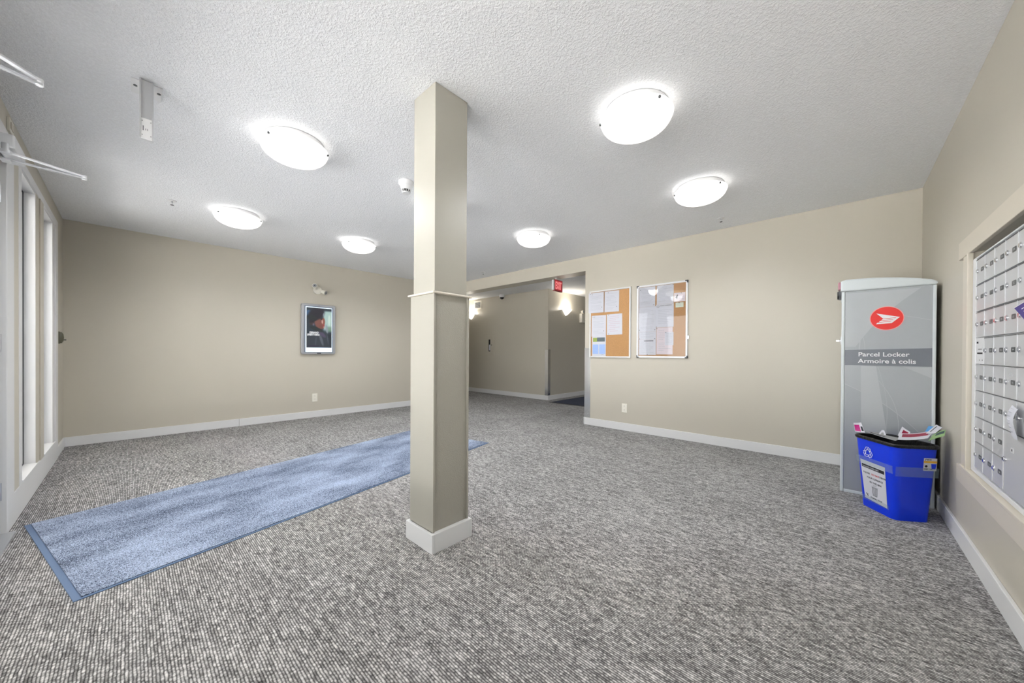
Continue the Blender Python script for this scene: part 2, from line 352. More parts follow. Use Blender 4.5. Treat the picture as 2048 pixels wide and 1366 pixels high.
# baseboards
bt, bh = 0.015, 0.103
def bb(name, *boxes):
    g = G()
    for b in boxes: g.box(*b)
    struct(g, name, 'white', bevel=0.003)
bb('baseboard_left', (xB, xB + bt, yD, 1.05, 0, bh), (xB, xB + bt, 1.053, yA, 0, bh))
bb('baseboard_right', (xC - bt, xC, yD, 4.53, 0, bh))
bb('baseboard_back', (OX - 0.012, xC, yA - bt, yA, 0, bh), (OX - bt, OX, yA - bt, yA + WA, 0, bh))
bb('baseboard_front', (xB, -5.632, yD, yD + bt, 0, bh), (.20, xC, yD, yD + bt, 0, bh))
bb('baseboard_hall_far', (xB - 3.4, FX + bt, EY - bt, EY, 0, bh), (FX, FX + bt, EY, 11.0, 0, bh))
bb('baseboard_hall_near', (xB - 3.4, xB, yA + WA, yA + WA + bt, 0, bh), (OX, 2.0, yA + WA, yA + WA + bt, 0, bh))

# front wall joinery: white surround (trim_1), windows, doors
yc = -0.479
g = G()
g.box(-5.632, -3.51, yD, yc, 2.25, 2.312).box(-5.632, -3.69, yD, yc, 0, 0.19).box(-5.632, -5.49, yD, yc, 0.19, 2.25).box(-5.49, -5.36, yD, yc - .008, 0.19, 2.25)
g.box(-3.92, -3.84, yD, yc, 0.19, 2.25).box(-3.84, -3.69, yD, yc, 2.25, 2.26).box(-3.84, -3.69, yD, yc, 0.12, 0.125)
struct(g, 'trim_1', 'white', bevel=0.003)
g = G().box(-3.84, -3.69, yD, yc - .002, 0.125, 2.25).box(-4.77, -4.62, yD, yc + .002, .19, 2.25).box(-4.62, -4.49, yD, yc - .006, 0.19, 2.25)
struct(g, 'trim_2', 'wall', bevel=0.002)
g = G()
g.box(-1.35, .20, yD, yc, 2.25, 2.312).box(-1.35, .20, yD, yc, 0, 0.19).box(-1.35, -1.25, yD, yc, .19, 2.25).box(-.72, -.56, yD, yc, .19, 2.25).box(.10, .20, yD, yc, .19, 2.25)
struct(g, 'trim_3', 'white', bevel=0.003)  # surround of the added windows
g = G().box(-3.69, DO[0] + .004, yD - T + .002, yc + .001, 0, 2.30).box(DO[0], DO[0] + .02, -.62, -.556, 0, DO[3]).box(DO[0], DO[1], -.62, -.556, DO[3] - .02, DO[3]).box(DO[1] - .004, -1.35, yD - T + .002, yc + .008, 0, 2.30).box(DO[0], DO[1], yD - .06, yc + .008, DO[3], 2.30)
struct(g, 'trim_4', 'white', bevel=0.004)
def window(n, a):
    x0, x1, z0, z1 = a; e = sempty('window_%d' % n, ((x0 + x1) / 2, yD, z0)); w_ = x1 - x0; hx = w_ / 2; hh = z1 - z0
    g = G()
    g.box(-hx, -hx + .012, -T, .012, 0, hh).box(hx - .012, hx, -T, .012, 0, hh).box(-hx + .012, hx - .012, -T, .012, hh - .012, hh).box(-hx + .012, hx - .012, -T, .024, 0, .014)
    g.done('jamb_lining', 'white', e)
    g = G()
    for y0, y1 in ((-.085, -.045),):
        g.box(-hx + .012, -hx + .06, y0, y1, .014, hh - .012).box(hx - .06, hx - .012, y0, y1, .014, hh - .012).box(-hx + .06, hx - .06, y0, y1, hh - .06, hh - .012).box(-hx + .06, hx - .06, y0, y1, .014, .062)
    f = g.done('window_frame', 'white', e, bevel=0.002)
    g = G()
    q = .012; y0, y1 = -.045, -.040
    g.box(-hx + .012, -hx + .020, y0, y1, .014, hh - .012).box(hx - .020, hx - .012, y0, y1, .014, hh - .012).box(-hx + .02, hx - .02, y0, y1, hh - .02, hh - .012).box(-hx + .02, hx - .02, y0, y1, .014, .022)
    g.done('gasket', 'darkgrey', e)
    G().box(-hx + .05, hx - .05, -.066, -.060, .05, hh - .05).done('pane', 'glass', e)
for n, a in enumerate((W1, W2, W3_added, W4_added)): window(n + 1, a)  # the last two are the unseen windows added for daylight
def door(n, x0, x1, hinge):
    e = sempty('door_%d' % n, ((x0 + x1) / 2, -.53, 0)); hx = (x1 - x0) / 2 - .007; z0, z1 = .012, DO[3] - .006
    g = G(); s = .115
    g.box(-hx, -hx + s, -.022, .022, z0, z1).box(hx - s, hx, -.022, .022, z0, z1).box(-hx + s, hx - s, -.022, .022, z0, z0 + .22).box(-hx + s, hx - s, -.022, .022, z1 - .13, z1)
    g.done('door_frame', 'white', e, bevel=0.003)
    G().box(-hx + s - .01, hx - s + .01, -.004, .004, z0 + .21, z1 - .12).done('pane', 'glass', e)
    sgn = -hinge; hxx = sgn * (hx - .055)
    g = G().cyl((hxx, .022, 1.04), (hxx, .034, 1.04), .027, n=24).cyl((hxx, .034, 1.04), (hxx, .075, 1.04), .010).cyl((hxx, .068, 1.04), (hxx - sgn * .12, .068, 1.04), .009)
    g.done('door_handle', 'steel', e, smooth=True)
    G().box(-hx, hx, .022, .028, z0, z0 + .06).done('kick_strip', 'alu', e)
    for zz in (.25, 1.1, 1.95): G().cyl((hinge * (hx + .004), .026, zz - .05), (hinge * (hx + .004), .026, zz + .05), .007).done('hinge', 'steel', e, smooth=True)
    # round lock rose high on the stile, as on the leaf by the left edge
    g = G().cyl((hinge * (hx - .060), .022, 1.97), (hinge * (hx - .060), .036, 1.97), .035, n=28); g.done('round_plate', 'whiteplastic', e, smooth=True)
    g = G().cyl((hinge * (hx - .10), .022, 1.11), (hinge * (hx - .10), .034, 1.11), .016, n=24); g.done('round_lock', 'chrome', e, smooth=True)
xm = (DO[0] + DO[1]) / 2
door(1, DO[0], xm, -1); door(2, xm, DO[1], 1)
struct(G().box(DO[0], DO[1], -.6, -.45, 0, .010), 'trim_5', 'steel')

# ------------------------------------------------------------------ column
cx0, cx1, cy0, cy1 = -1.790, -1.585, 1.101, 1.320
col = thing('column', 'cream square column with white base and thin ledge in the middle of the room', 'column', ((cx0 + cx1) / 2, (cy0 + cy1) / 2, 0))
hx, hy = (cx1 - cx0) / 2, (cy1 - cy0) / 2
LZ = 1.372
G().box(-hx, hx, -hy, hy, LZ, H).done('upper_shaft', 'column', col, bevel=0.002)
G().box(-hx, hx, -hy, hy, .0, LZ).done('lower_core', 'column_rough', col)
t = .011
o1 = G().box(-hx - t, hx + t, -hy - t, -hy, bh, LZ); o1.done('cladding_board', 'column', col, bevel=0.001)
o1 = G().box(-hx - t, hx + t, hy, hy + t, bh, LZ); o1.done('cladding_board', 'column', col, bevel=0.001)
a = .024
G().box(-hx - a, hx + a, -hy - a, hy + a, LZ, LZ + .011).done('ledge', 'trimbeige', col, bevel=0.003)
b_ = .027
g = G().box(-hx - b_, hx + b_, -hy - b_, -hy - t, 0, .101).box(-hx - b_, hx + b_, hy + t, hy + b_, 0, .101).box(-hx - b_, -hx, -hy - t, hy + t, 0, .101).box(hx, hx + b_, -hy - t, hy + t, 0, .101)
g.done('base_trim', 'white', col, bevel=0.002)

# ------------------------------------------------------------------ metal corner guards
def guard(label, loc, rz, w_=.095, z0=bh + .002, z1=1.136):
    e = thing('corner_guard', label, 'corner guard', loc, rz, 'steel corner guards')
    g = G().box(0, w_, -.003, 0, z0, z1).box(-.003, 0, -.003, w_, z0, z1); g.done('angle_plate', 'guardsteel', e)
    for zz in (z0 + .06, (z0 + z1) / 2, z1 - .06): G().cyl((w_ * .6, -.003, zz), (w_ * .6, -.0045, zz), .004, n=10).done('screw', 'steel', e)
guard('tall bright steel corner guard on the hall opening beside the left cork board', (OX, yA, 0), 0)
guard('steel corner guard on the outer corner of the far hall walls', (FX, EY, 0), 90, .085)

# ------------------------------------------------------------------ floor mats
P1, P2, P3, P4 = Vector((-3.58, -.431)), Vector((-2.343, -.16)), Vector((-3.03, 2.864)), Vector((-4.262, 2.593))
ctr = (P1 + P3) / 2; ux = (P2 - P1).normalized(); ang = math.degrees(math.atan2(ux.y, ux.x))
fm = thing('floor_mat', 'long blue grey entrance mat lying aslant behind the column', 'mat', (ctr.x, ctr.y, 0), ang)
W_, L_ = (P2 - P1).length, (P4 - P1).length
g = G().box(-W_ / 2, W_ / 2, -L_ / 2, L_ / 2, 0.0, .005); g.done('rubber_edging', 'border', fm, bevel=0.002)
g = G().box(-W_ / 2 + .012, W_ / 2 - .012, -L_ / 2 + .024, L_ / 2 - .024, .005, .010); g.done('pile', 'pile', fm, bevel=0.002)
hm = thing('floor_mat', 'dark mat on the hall floor behind the wall opening', 'mat', (-3.55, 6.12, 0), 0)
G().box(-1.03, 1.0, 0, 1.55, 0, .006).done('rubber_edging', 'black', hm)
G().box(-.99, .96, .04, 1.51, .006, .010).done('pile', 'hallmat', hm)

# ------------------------------------------------------------------ ceiling lights
def ceiling_light():
    e = thing('ceiling_light', '', 'ceiling light', (0, 0, H), 0, 'domed ceiling lights')
    G().lathe([(0.0001, -.002), (.178, -.002), (.184, -.012), (.186, -.036), (.178, -.042), (.0001, -.042)]).done('base_pan', 'whiteplastic', e, smooth=True)
    prof = [(.196, -.040), (.206, -.044), (.204, -.050)]
    for i in range(1, 13):
        a = i / 12 * R(90); prof.append((max(.0001, .200 * math.cos(a) ** .85 if i < 12 else .0001), -.050 - .088 * math.sin(a)))
    G().lathe(prof).done('glass_bowl', 'bowl', e, smooth=True)
    for k, a in enumerate((0, 120, 240)):
        c, s_ = math.cos(R(a)), math.sin(R(a))
        g = G(); g.cyl((c * .186, s_ * .186, -.036), (c * .203, s_ * .203, -.058), .004, n=8)
        g.lathe([(.0001, -.064), (.006, -.062), (.008, -.056), (.006, -.050), (.0001, -.048)], c=(c * .203, s_ * .203, 0), n=10)
        g.done('clip', 'darkgrey', e, smooth=True)
    l = bpy.data.lights.new('bowl_light', 'SPOT'); l.energy = SPOT; l.spot_size = R(172); l.spot_blend = .6; l.shadow_soft_size = .10; l.color = (.97, .985, 1)
    lo = bpy.data.objects.new('bowl_light', l); C.objects.link(lo); lo.parent = e; lo.location = (0, 0, -.152)
    return e
def dup(root, loc, rz, label):
    r = root.copy(); C.objects.link(r); r.location = loc; r.rotation_euler = (0, 0, R(rz)); r['label'] = label
    for ch in list(root.children):
        c = ch.copy(); C.objects.link(c); c.parent = r
        for q in ch.children:
            d = q.copy(); C.objects.link(d); d.parent = c
    return r
# rotation: two clips turned to the camera side, as seen in the photograph
CL = [((-.9, 2.035), -90 + 0, 'largest lit bowl ceiling light, right of the column top'),
      ((-2.757, .77), 0, 'lit bowl ceiling light between the hanging white bracket and the column'),
      ((-4.62, .77), 0, 'lit bowl ceiling light nearest the left windows, beyond the white bracket'),
      ((-4.62, 2.035), 0, 'small lit bowl ceiling light left of the column, below the smoke detector'),
      ((-.9, 3.335), -90, 'lit bowl ceiling light farthest right, above the glazed notice board'),
      ((-2.757, 3.345), -90, 'small lit bowl ceiling light right of the column, in front of the hall opening'),
      ((-2.80, 2.0), 0, 'lit bowl ceiling light hidden behind the column'),
      ((-4.62, 3.345), 0, 'lit bowl ceiling light in the far corner behind the column')]
first = ceiling_light()
for i, ((x, y), rz, lb) in enumerate(CL):
    # local clips at 0/120/240 deg; want clips at +-60 deg from the direction to the camera side
    face = 0 if rz == 0 else -90
    rot = face + 60
    if i == 0: first.location = (x, y, H); first.rotation_euler = (0, 0, R(rot)); first['label'] = lb
    else: dup(first, (x, y, H), rot, lb)
# more ceiling lights in the hall, out of sight, added to brighten it
for (x, y), lb in (((-1.7, 5.7), 'unseen added bowl ceiling light in the hall just behind the back wall'), ((-1.2, 7.6), 'unseen added bowl ceiling light in the hall beyond the back wall'), ((-3.4, 9.6), 'unseen added bowl ceiling light at the far end of the hall')):
    dup(first, (x, y, H), 0, lb)

# smoke detector
sd = thing('smoke_detector', 'white cone shaped smoke detector on the ceiling by the column', 'smoke detector', (-2.70, 1.585, H))
G().lathe([(.0001, 0), (.062, 0), (.062, -.022), (.056, -.030), (.050, -.034), (.040, -.068), (.0001, -.068)]).done('housing', 'whiteplastic', sd, smooth=True)
G().lathe([(.0001, -.068), (.030, -.068), (.030, -.088), (.0001, -.088)]).done('sensor_core', 'darkslot', sd, smooth=True)
g = G()
for k in range(12):
    a = k * PI / 6; c, s_ = math.cos(a), math.sin(a); g.cyl((c * .039, s_ * .039, -.067), (c * .031, s_ * .031, -.094), .0032, n=6)
g.done('cage_rib', 'whiteplastic', sd)
G().lathe([(.0001, -.098), (.030, -.096), (.034, -.090), (.030, -.086), (.0001, -.086)]).done('cap', 'whiteplastic', sd, smooth=True)

# sprinklers
def sprinkler():
    e = thing('sprinkler', '', 'sprinkler', (0, 0, H), 0, 'ceiling sprinkler heads')
    G().lathe([(.0001, 0), (.034, 0), (.034, -.004), (.016, -.007), (.0001, -.007)]).done('escutcheon', 'whiteplastic', e, smooth=True)
    g = G().cyl((0, 0, -.005), (0, 0, -.018), .007, n=10)
    for s_ in (-1, 1): g.cyl((s_ * .007, 0, -.016), (s_ * .009, 0, -.03), .002, n=6).cyl((s_ * .009, 0, -.03), (0, 0, -.041), .002, n=6)
    g.cyl((0, 0, -.018), (0, 0, -.040), .0022, n=6); g.done('frame_arm', 'steel', e)
    g = G().cyl((0, 0, -.040), (0, 0, -.042), .013, n=14); g.done('deflector', 'darkgrey', e)
    return e
sp0 = sprinkler()
for i, ((x, y), lb) in enumerate((((-4.70, .275), 'ceiling sprinkler head nearest the left windows'), ((-.94, 4.25), 'ceiling sprinkler head in front of the back wall, below the rightmost light'), ((-4.70, 4.30), 'tiny ceiling sprinkler head right of the column, near the hall opening'))):
    if i == 0: sp0.location = (x, y, H); sp0['label'] = lb
    else: dup(sp0, (x, y, H), 0, lb)

# hanging bracket near the windows
hb = thing('hanging_bracket', 'white metal channel hanging from the ceiling on a T shaped plate', 'bracket', (-2.71, .06, H))
G().box(-.171, -.022, -.056, .062, -.006, 0).done('ceiling_plate', 'whiteplastic', hb, bevel=.001)
for y in (-.040, .050): G().cyl((-.085, y, -.006), (-.085, y, -.009), .008, n=10).done('plate_screw', 'darkgrey', hb)
g = G().box(-.018, .0, -.026, .026, -.315, -.006).box(0, .012, -.026, -.020, -.315, -.006).box(0, .012, .020, .026, -.315, -.006)
g.done('channel', 'alu', hb)
g = G().box(0.002, .010, -.020, .020, -.315, -.21); g.done('cover_plate', 'whiteplastic', hb)
for zz in (-.225, -.298):
    for y in (-.016, .016): G().cyl((.010, y, zz), (.0115, y, zz), .002, n=8).done('cover_screw', 'darkgrey', hb)
g = G().box(.010, .0105, -.014, -.011, -.275, -.25).box(.010, .0105, -.004, -.002, -.272, -.262).box(.010, .0105, .003, .005, -.272, -.262)
g.done('small_print', 'darkgrey', hb)

# ------------------------------------------------------------------ door closers
def closer(label, body, arms, elbow):
    e = thing('door_closer', label, 'door closer', (0, 0, 0), 0, 'door closers')
    x0, x1 = body
    g = G().box(x0, x1, yc + .002, yc + .065, 2.125, 2.20); g.done('closer_body', 'alu_light', e, bevel=.008)
    px = arms[0][0]
    g = G().cyl((px, -.445, 2.145), (px, -.445, 2.10), .014, n=16).cyl((px, -.445, 2.108), (px, -.445, 2.094), .022, n=16); g.done('pivot', 'steel', e, smooth=True)
    for k, (ax, ay, z) in enumerate(arms):
        d = Vector((elbow[0] - ax, elbow[1] - ay, 0)); L = d.length; an = math.atan2(d.y, d.x)
        mx = Matrix.Translation((ax, ay, z)) @ Matrix.Rotation(an, 4, 'Z')
        g = G(mx).box(0, L + .006, -.010, .010, -.004, .004).box(0, L, -.003, .003, .004, .007); g.done('closer_arm', 'steel' if k else 'alu_light', e, bevel=.002)
    g = G().cyl((elbow[0], elbow[1], arms[1][2] - .006), (elbow[0], elbow[1], arms[0][2] + .008), .010, n=16); g.done('elbow_joint', 'alu_light', e, smooth=True)
    ax, ay, z = arms[1]
    G().box(ax - .03, ax + .03, ay - .02, ay + .014, z - .012, z - .004).done('arm_shoe', 'steel', e)
closer('white door closer arm reaching out over the windows, lower one by the left edge', (-3.505, -3.22), [(-3.225, -.452, 2.104), (-3.315, -.452, 2.092)], (-3.348, -.186))
closer('white door closer elbow at the top left edge of the picture', (-2.06, -1.80), [(-2.02, -.46, 2.104), (-2.185, -.46, 2.09)], (-2.285, -.238))

# small things on the front wall
tg = thing('wall_sensor', 'cream rectangular plate high on the wall above the door frame', 'sensor', (-3.70, yD, 2.41), 180)
G().box(-.055, .055, -.012, 0, -.04, .04).done('plate', 'plastic', tg, bevel=.002)
G().box(-.035, .035, -.016, -.012, -.02, .02).done('sensor_cover', 'trimbeige', tg, bevel=.001)
ob = thing('push_button', 'small olive half round box on the wall between window and corner', 'wall box', (-5.93, yD, 1.19), 180)
g = G()
pts = [(-.03 + .03 * 0, 0)]
g.cyl((0, 0, -.055), (0, 0, .055), .001, n=6)
g = G(); prof = [(.0001, -.062), (.020, -.055), (.030, -.035), (.034, 0), (.030, .035), (.020, .055), (.0001, .062)]
g.lathe(prof, n=16, a0=PI, a1=2 * PI); g.done('housing', 'olive', ob, smooth=True)
G().box(-.036, .036, -.004, 0, -.064, .064).done('back_plate', 'olive', ob, bevel=.002)
G().cyl((0, -.03, -.022), (0, -.048, -.022), .005, n=10).done('button', 'darkslot', ob)

# ------------------------------------------------------------------ outlets
def outlet(label, loc, rz, w_=.075, h_=.122):
    e = thing('wall_outlet', label, 'outlet', loc, rz, 'wall outlets')
    G().box(-w_ / 2, w_ / 2, -.006, 0, -h_ / 2, h_ / 2).done('cover_plate', 'plastic', e, bevel=.003)
    for s_ in (-1, 1):
        r = G().box(-.017, .017, -.008, -.006, s_ * .026 - .015, s_ * .026 + .015).done('socket', 'plastic', e, bevel=.004)
        g = G().box(-.0075, -.0055, -.0085, -.008, s_ * .026 - .001, s_ * .026 + .008).box(.0055, .0075, -.0085, -.008, s_ * .026 - .001, s_ * .026 + .007).cyl((0, -.0085, s_ * .026 - .008), (0, -.008, s_ * .026 - .008), .0025, n=8)
        g.done('slot', 'darkslot', r)
    G().cyl((0, -.0075, 0), (0, -.006, 0), .003, n=8).done('screw', 'plastic', e)
outlet('ivory outlet on the left wall below the advertising screen', (xB, 2.037, .318), 90, .078, .13)
outlet('ivory outlet on the back wall below the cork board', (-2.178, yA, .308), 0)

# ------------------------------------------------------------------ advertising screen on the left wall
sc = thing('wall_screen', 'silver framed portrait screen showing a dark advertisement on left wall', 'screen', (xB, 2.08, 1.42), 90)
def rrect(x0, x1, z0, z1, r, n=5):
    pts = []
    for cx, cz, a0 in ((x1 - r, z1 - r, 0), (x0 + r, z1 - r, 90), (x0 + r, z0 + r, 180), (x1 - r, z0 + r, 270)):
        for i in range(n + 1): a = R(a0 + 90 * i / n); pts.append((cx + r * math.cos(a), cz + r * math.sin(a)))
    return pts
G().prism(rrect(-.253, .253, -.402, .402, .03), -.058, 0).done('housing', 'silver', sc, bevel=.006)
G().prism(rrect(-.215, .215, -.372, .368, .004), -.0595, -.057).done('inner_bezel', 'bezelblue', sc)
G().box(-.200, .200, -.0610, -.0595, -.365, .355).done('display', 'whitescreen', sc)
g = G(); g.box(-.03, .03, -.0592, -.058, -.394, -.380); g.done('maker_mark', 'black', sc)
G().cyl((0, -.0585, .386), (0, -.060, .386), .003, n=8).done('indicator', 'darkslot', sc)
# the picture: colours per vertex of a fine grid, shown lit
def picture(parent):
    nx, nz = 60, 104; x0, x1, z0, z1 = -.186, .190, -.296, .342
    me = bpy.data.meshes.new('advert_picture'); vs_, fs, cols = [], [], []
    def S(a, b, v): t = min(1, max(0, (v - a) / (b - a))); return t * t * (3 - 2 * t)
    def mixc(a, b, t): return tuple(a[i] + (b[i] - a[i]) * t for i in range(3))
    def ell(u, v, cx, cy, rx, ry, rot=0, soft=.25):
        c, s_ = math.cos(R(rot)), math.sin(R(rot)); dx, dy = u - cx, v - cy
        d = math.hypot((dx * c + dy * s_) / rx, (-dx * s_ + dy * c) / ry); return 1 - S(1 - soft, 1 + soft, d)
    for j in range(nz + 1):
        for i in range(nx + 1):
            u, v = i / nx, 1 - j / nz          # v from the top
            c = mixc((38, 52, 62), (44, 56, 70), v)
            c = mixc(c, (70, 104, 140), ell(u, v, .08, .14, .13, .07))
            c = mixc(c, (176, 206, 200), S(.60, .72, u) * (1 - S(.50, .62, v)) * S(.03, .10, v))
            c = mixc(c, (120, 150, 128), S(.74, .82, u) * S(.42, .50, v) * (1 - S(.55, .64, v)) * .8)
            c = mixc(c, (215, 236, 222), ell(u, v, .90, .30, .05, .14) * .8)
            c = mixc(c, (26, 36, 44), S(.62, .7, v) * S(.35, .5, u) * .8)
            c = mixc(c, (52, 60, 70), ell(u, v, .45, .95, .55, .36))                # jacket
            c = mixc(c, (96, 78, 112), ell(u, v, .62, .66, .16, .05, 25) * .7)      # scarf
            c = mixc(c, (112, 118, 128), ell(u, v, .58, .80, .05, .17, -28) * .7)
            c = mixc(c, (84, 92, 102), ell(u, v, .36, .84, .03, .12, 10) * .6)
            c = mixc(c, (104, 112, 126), ell(u, v, .84, .78, .02, .14, -15) * .6)
            c = mixc(c, (150, 160, 170), ell(u, v, .80, .52, .05, .12, -18) * .8)   # hood edge
            c = mixc(c, (132, 82, 72), ell(u, v, .50, .39, .20, .13, 20, .18)); c = mixc(c, (128, 78, 68), ell(u, v, .60, .46, .10, .06, 0, .3))               # face
            c = mixc(c, (150, 92, 78), ell(u, v, .66, .34, .07, .10))
            c = mixc(c, (226, 190, 176), ell(u, v, .615, .34, .025, .05, -10) * .9)
            c = mixc(c, (60, 44, 44), ell(u, v, .60, .265, .05, .012, -8) * .9)
            c = mixc(c, (60, 36, 38), ell(u, v, .58, .29, .03, .010) * .9)
            c = mixc(c, (168, 66, 72), ell(u, v, .675, .425, .04, .018, 10))
            c = mixc(c, (214, 150, 146), ell(u, v, .68, .475, .03, .018) * .8)
            c = mixc(c, (74, 48, 46), ell(u, v, .20, .37, .10, .07) * .8)          # ear side
            c = mixc(c, (136, 126, 150), ell(u, v, .27, .42, .035, .03, 0, .5) * .7); c = mixc(c, (30, 28, 38), ell(u, v, .30, .27, .20, .07, -25, .3))       # earring
            c = mixc(c, (32, 30, 42), ell(u, v, .38, .15, .32, .15, -12))           # hair
            c = mixc(c, (30, 38, 40), ell(u, v, .22, .25, .18, .07, 10))
            c = mixc(c, (168, 176, 190), ell(u, v, .665, .16, .02, .05, 20) * .7)
            c = mixc(c, (34, 44, 44), ell(u, v, .38, .53, .26, .05, 12) * .9)       # collar
            c = mixc(c, (46, 40, 68), ell(u, v, .25, .955, .28, .02) * .8)
            vs_.append((x0 + (x1 - x0) * u, 0, z1 + (z0 - z1) * v)); cols.append(lin(c))
    for j in range(nz):
        for i in range(nx):
            a = j * (nx + 1) + i; fs.append((a, a + 1, a + nx + 2, a + nx + 1))
    me.from_pydata(vs_, [], fs); at = me.color_attributes.new('Col', 'FLOAT_COLOR', 'POINT')
    for k, c in enumerate(cols): at.data[k].color = c
    m = bpy.data.materials.new('lit_advert_picture'); m.use_nodes = True; nt = m.node_tree; b = nt.nodes['Principled BSDF']
    ca = nt.nodes.new('ShaderNodeVertexColor'); ca.layer_name = 'Col'
    b.inputs['Base Color'].default_value = (.01, .01, .01, 1); b.inputs['Roughness'].default_value = .35
    nt.links.new(ca.outputs[0], b.inputs['Emission Color']); b.inputs['Emission Strength'].default_value = .62
    me.materials.append(m); o = bpy.data.objects.new('advert_picture', me); C.objects.link(o); o.parent = parent; o.location = (0, -.0620, 0)
    return o
picture(sc)
text('advert_lettering', 'DEMAND', .040, -.145, -.068, 'letter', sc, y=-.0632, sx=.80, bold=.0022, shear=.15)
text('advert_lettering', 'EVERYTHING', .040, -.176, -.103, 'letter', sc, y=-.0632, sx=.76, bold=.0022, shear=.15)
G().box(-.15, -.12, -.0614, -.0610, -.345, -.342).done('small_print', 'ink', sc)

# twin emergency heads above the screen
em = thing('emergency_lamp', 'cream twin head emergency lamp on the left wall above the screen', 'emergency light', (xB, 2.08, 2.055), 90)
G().cyl((-.01, 0, 0), (-.01, -.018, 0), .065, n=28).done('mounting_plate', 'plastic', em, smooth=True, bevel=.003)
for (x, z, dx, dz) in ((-.055, .04, -.5, .35), (.065, -.025, .55, -.35)):
    d = Vector((dx, -.75, dz)).normalized(); p = Vector((x * .45, -.03, z * .45)); q = Vector((x, -.055, z))
    h_ = G().cyl(p, q, .012, n=12).cyl(q - d * .025, q + d * .045, .026, .040, n=24).done('lamp_head', 'plastic', em, smooth=True)
    G().cyl(q + d * .0452, q + d * .047, .032, n=24).done('lens', 'silver', h_, smooth=True)
    G().cyl(q + d * .047, q + d * .050, .010, n=12).done('bulb', 'darkgrey', h_)

# ------------------------------------------------------------------ notice boards on the back wall
def board(name, label, x0, x1, z0, z1, fr, corner=None, cover=False):
    e = thing(name, label, 'notice board', ((x0 + x1) / 2, yA, (z0 + z1) / 2), 0)
    hx_, hz = (x1 - x0) / 2, (z1 - z0) / 2; d = .022
    G().box(-hx_ + .004, hx_ - .004, -.012, 0, -hz + .004, hz - .004).done('cork_panel', 'cork', e)
    for bx in ((-hx_, -hx_ + fr, -hz, hz), (hx_ - fr, hx_, -hz, hz)): G().box(bx[0], bx[1], -d, 0, bx[2], bx[3]).done('frame_rail', M['white'] if not corner else M['alu_light'], e, bevel=.003)
    for bx in ((-hx_ + fr, hx_ - fr, -hz, -hz + fr), (-hx_ + fr, hx_ - fr, hz - fr, hz)): G().box(bx[0], bx[1], -d, 0, bx[2], bx[3]).done('frame_rail', M['white'] if not corner else M['alu_light'], e, bevel=.003)
    if corner:
        for sx in (-1, 1):
            for sz in (-1, 1):
                c = G().box(min(sx * (hx_ + .002), sx * (hx_ - .03)), max(sx * (hx_ + .002), sx * (hx_ - .03)), -d - .002, 0, min(sz * (hz + .002), sz * (hz - .012)), max(sz * (hz + .002), sz * (hz - .012)))
                c.box(min(sx * (hx_ + .002), sx * (hx_ - .012)), max(sx * (hx_ + .002), sx * (hx_ - .012)), -d - .002, 0, min(sz * (hz + .002), sz * (hz - .03)), max(sz * (hz + .002), sz * (hz - .03)))
                c.done('corner_cap', 'darkgrey', e, bevel=.002)
    if cover:
        # slightly warped clear cover
        bm = G(); nx, nz = 14, 22; vv = []
        for j in range(nz + 1):
            rw = []
            for i in range(nx + 1):
                u, v = i / nx, j / nz; x = (-hx_ + fr) + (2 * hx_ - 2 * fr) * u; z = (-hz + fr) + (2 * hz - 2 * fr) * v
                y = -.018 - 0.0004 * math.sin(u * 7 + v * 3) * math.sin(v * 5 + 1)
                rw.append(bm.bm.verts.new((x, y, z)))
            vv.append(rw)
        for j in range(nz):
            for i in range(nx): bm.bm.faces.new((vv[j][i], vv[j][i + 1], vv[j + 1][i + 1], vv[j + 1][i]))
        bm.done('clear_cover', 'acrylic', e, smooth=True)
        g = G().box(hx_, hx_ + .014, -.02, 0, -.24, -.20).cyl((hx_ + .012, -.026, -.22), (hx_ + .012, -.012, -.22), .006, n=10); g.done('latch', 'chrome', e)
    else:
        g = G().box(-hx_ - .005, -hx_, -.018, -.004, -.03, .0); g.done('hinge', 'steel', e)
    return e
b1 = board('cork_board', 'open cork notice board with white frame beside the hall opening', -2.722, -2.092, .998, 1.966, .021)
b2 = board('glazed_notice_board', 'cork notice board under a clear cover with black frame corners', -2.006, -1.370, 1.005, 1.956, .022, corner=True, cover=True)

def sheet(name, label, x0, x1, z0, z1, tilt=0, m='paper', lines=14, pins=((.12, .04),), y=-.0125, cat='paper', seed=0, head=None, inkm='ink', border=False):
    rnd = random.Random(seed)
    e = thing(name, label, cat, ((x0 + x1) / 2, yA + y, (z0 + z1) / 2), 0); e.rotation_euler = (0, R(tilt), 0)
    w_, h_ = x1 - x0, z1 - z0
    G().box(-w_ / 2, w_ / 2, -.0008, 0, -h_ / 2, h_ / 2).done('sheet', m, e)
    if lines:
        g = G(); z = h_ / 2 - h_ * .12; st = h_ * .80 / lines
        for k in range(lines):
            if rnd.random() < .14: z -= st; continue
            xx0 = -w_ * .38 + (w_ * .08 if rnd.random() < .2 else 0); xx1 = w_ * (.38 - rnd.random() ** 2 * .45)
            g.box(xx0, xx1, -.0011, -.0008, z, z + st * .20); z -= st
        g.done('printed_text', inkm, e)
    if head:
        g = G(); g.box(-w_ * head[0], w_ * head[1], -.0012, -.0008, h_ * head[2], h_ * head[2] + .008); g.done('heading', 'inkdark', e)
    for (px, pz) in pins:
        G().cyl((-w_ / 2 + w_ * px, -.0008, h_ / 2 - h_ * pz), (-w_ / 2 + w_ * px, -.004, h_ / 2 - h_ * pz), .0048, n=10).done('push_pin', 'darkgrey', e)
    return e
sheet('notice_sheet', 'white notice at the upper left of the open cork board', -2.735, -2.492, 1.645, 1.936, 0, pins=((.12, .06), (.25, .08), (.88, .74)), seed=1, y=-.0232)
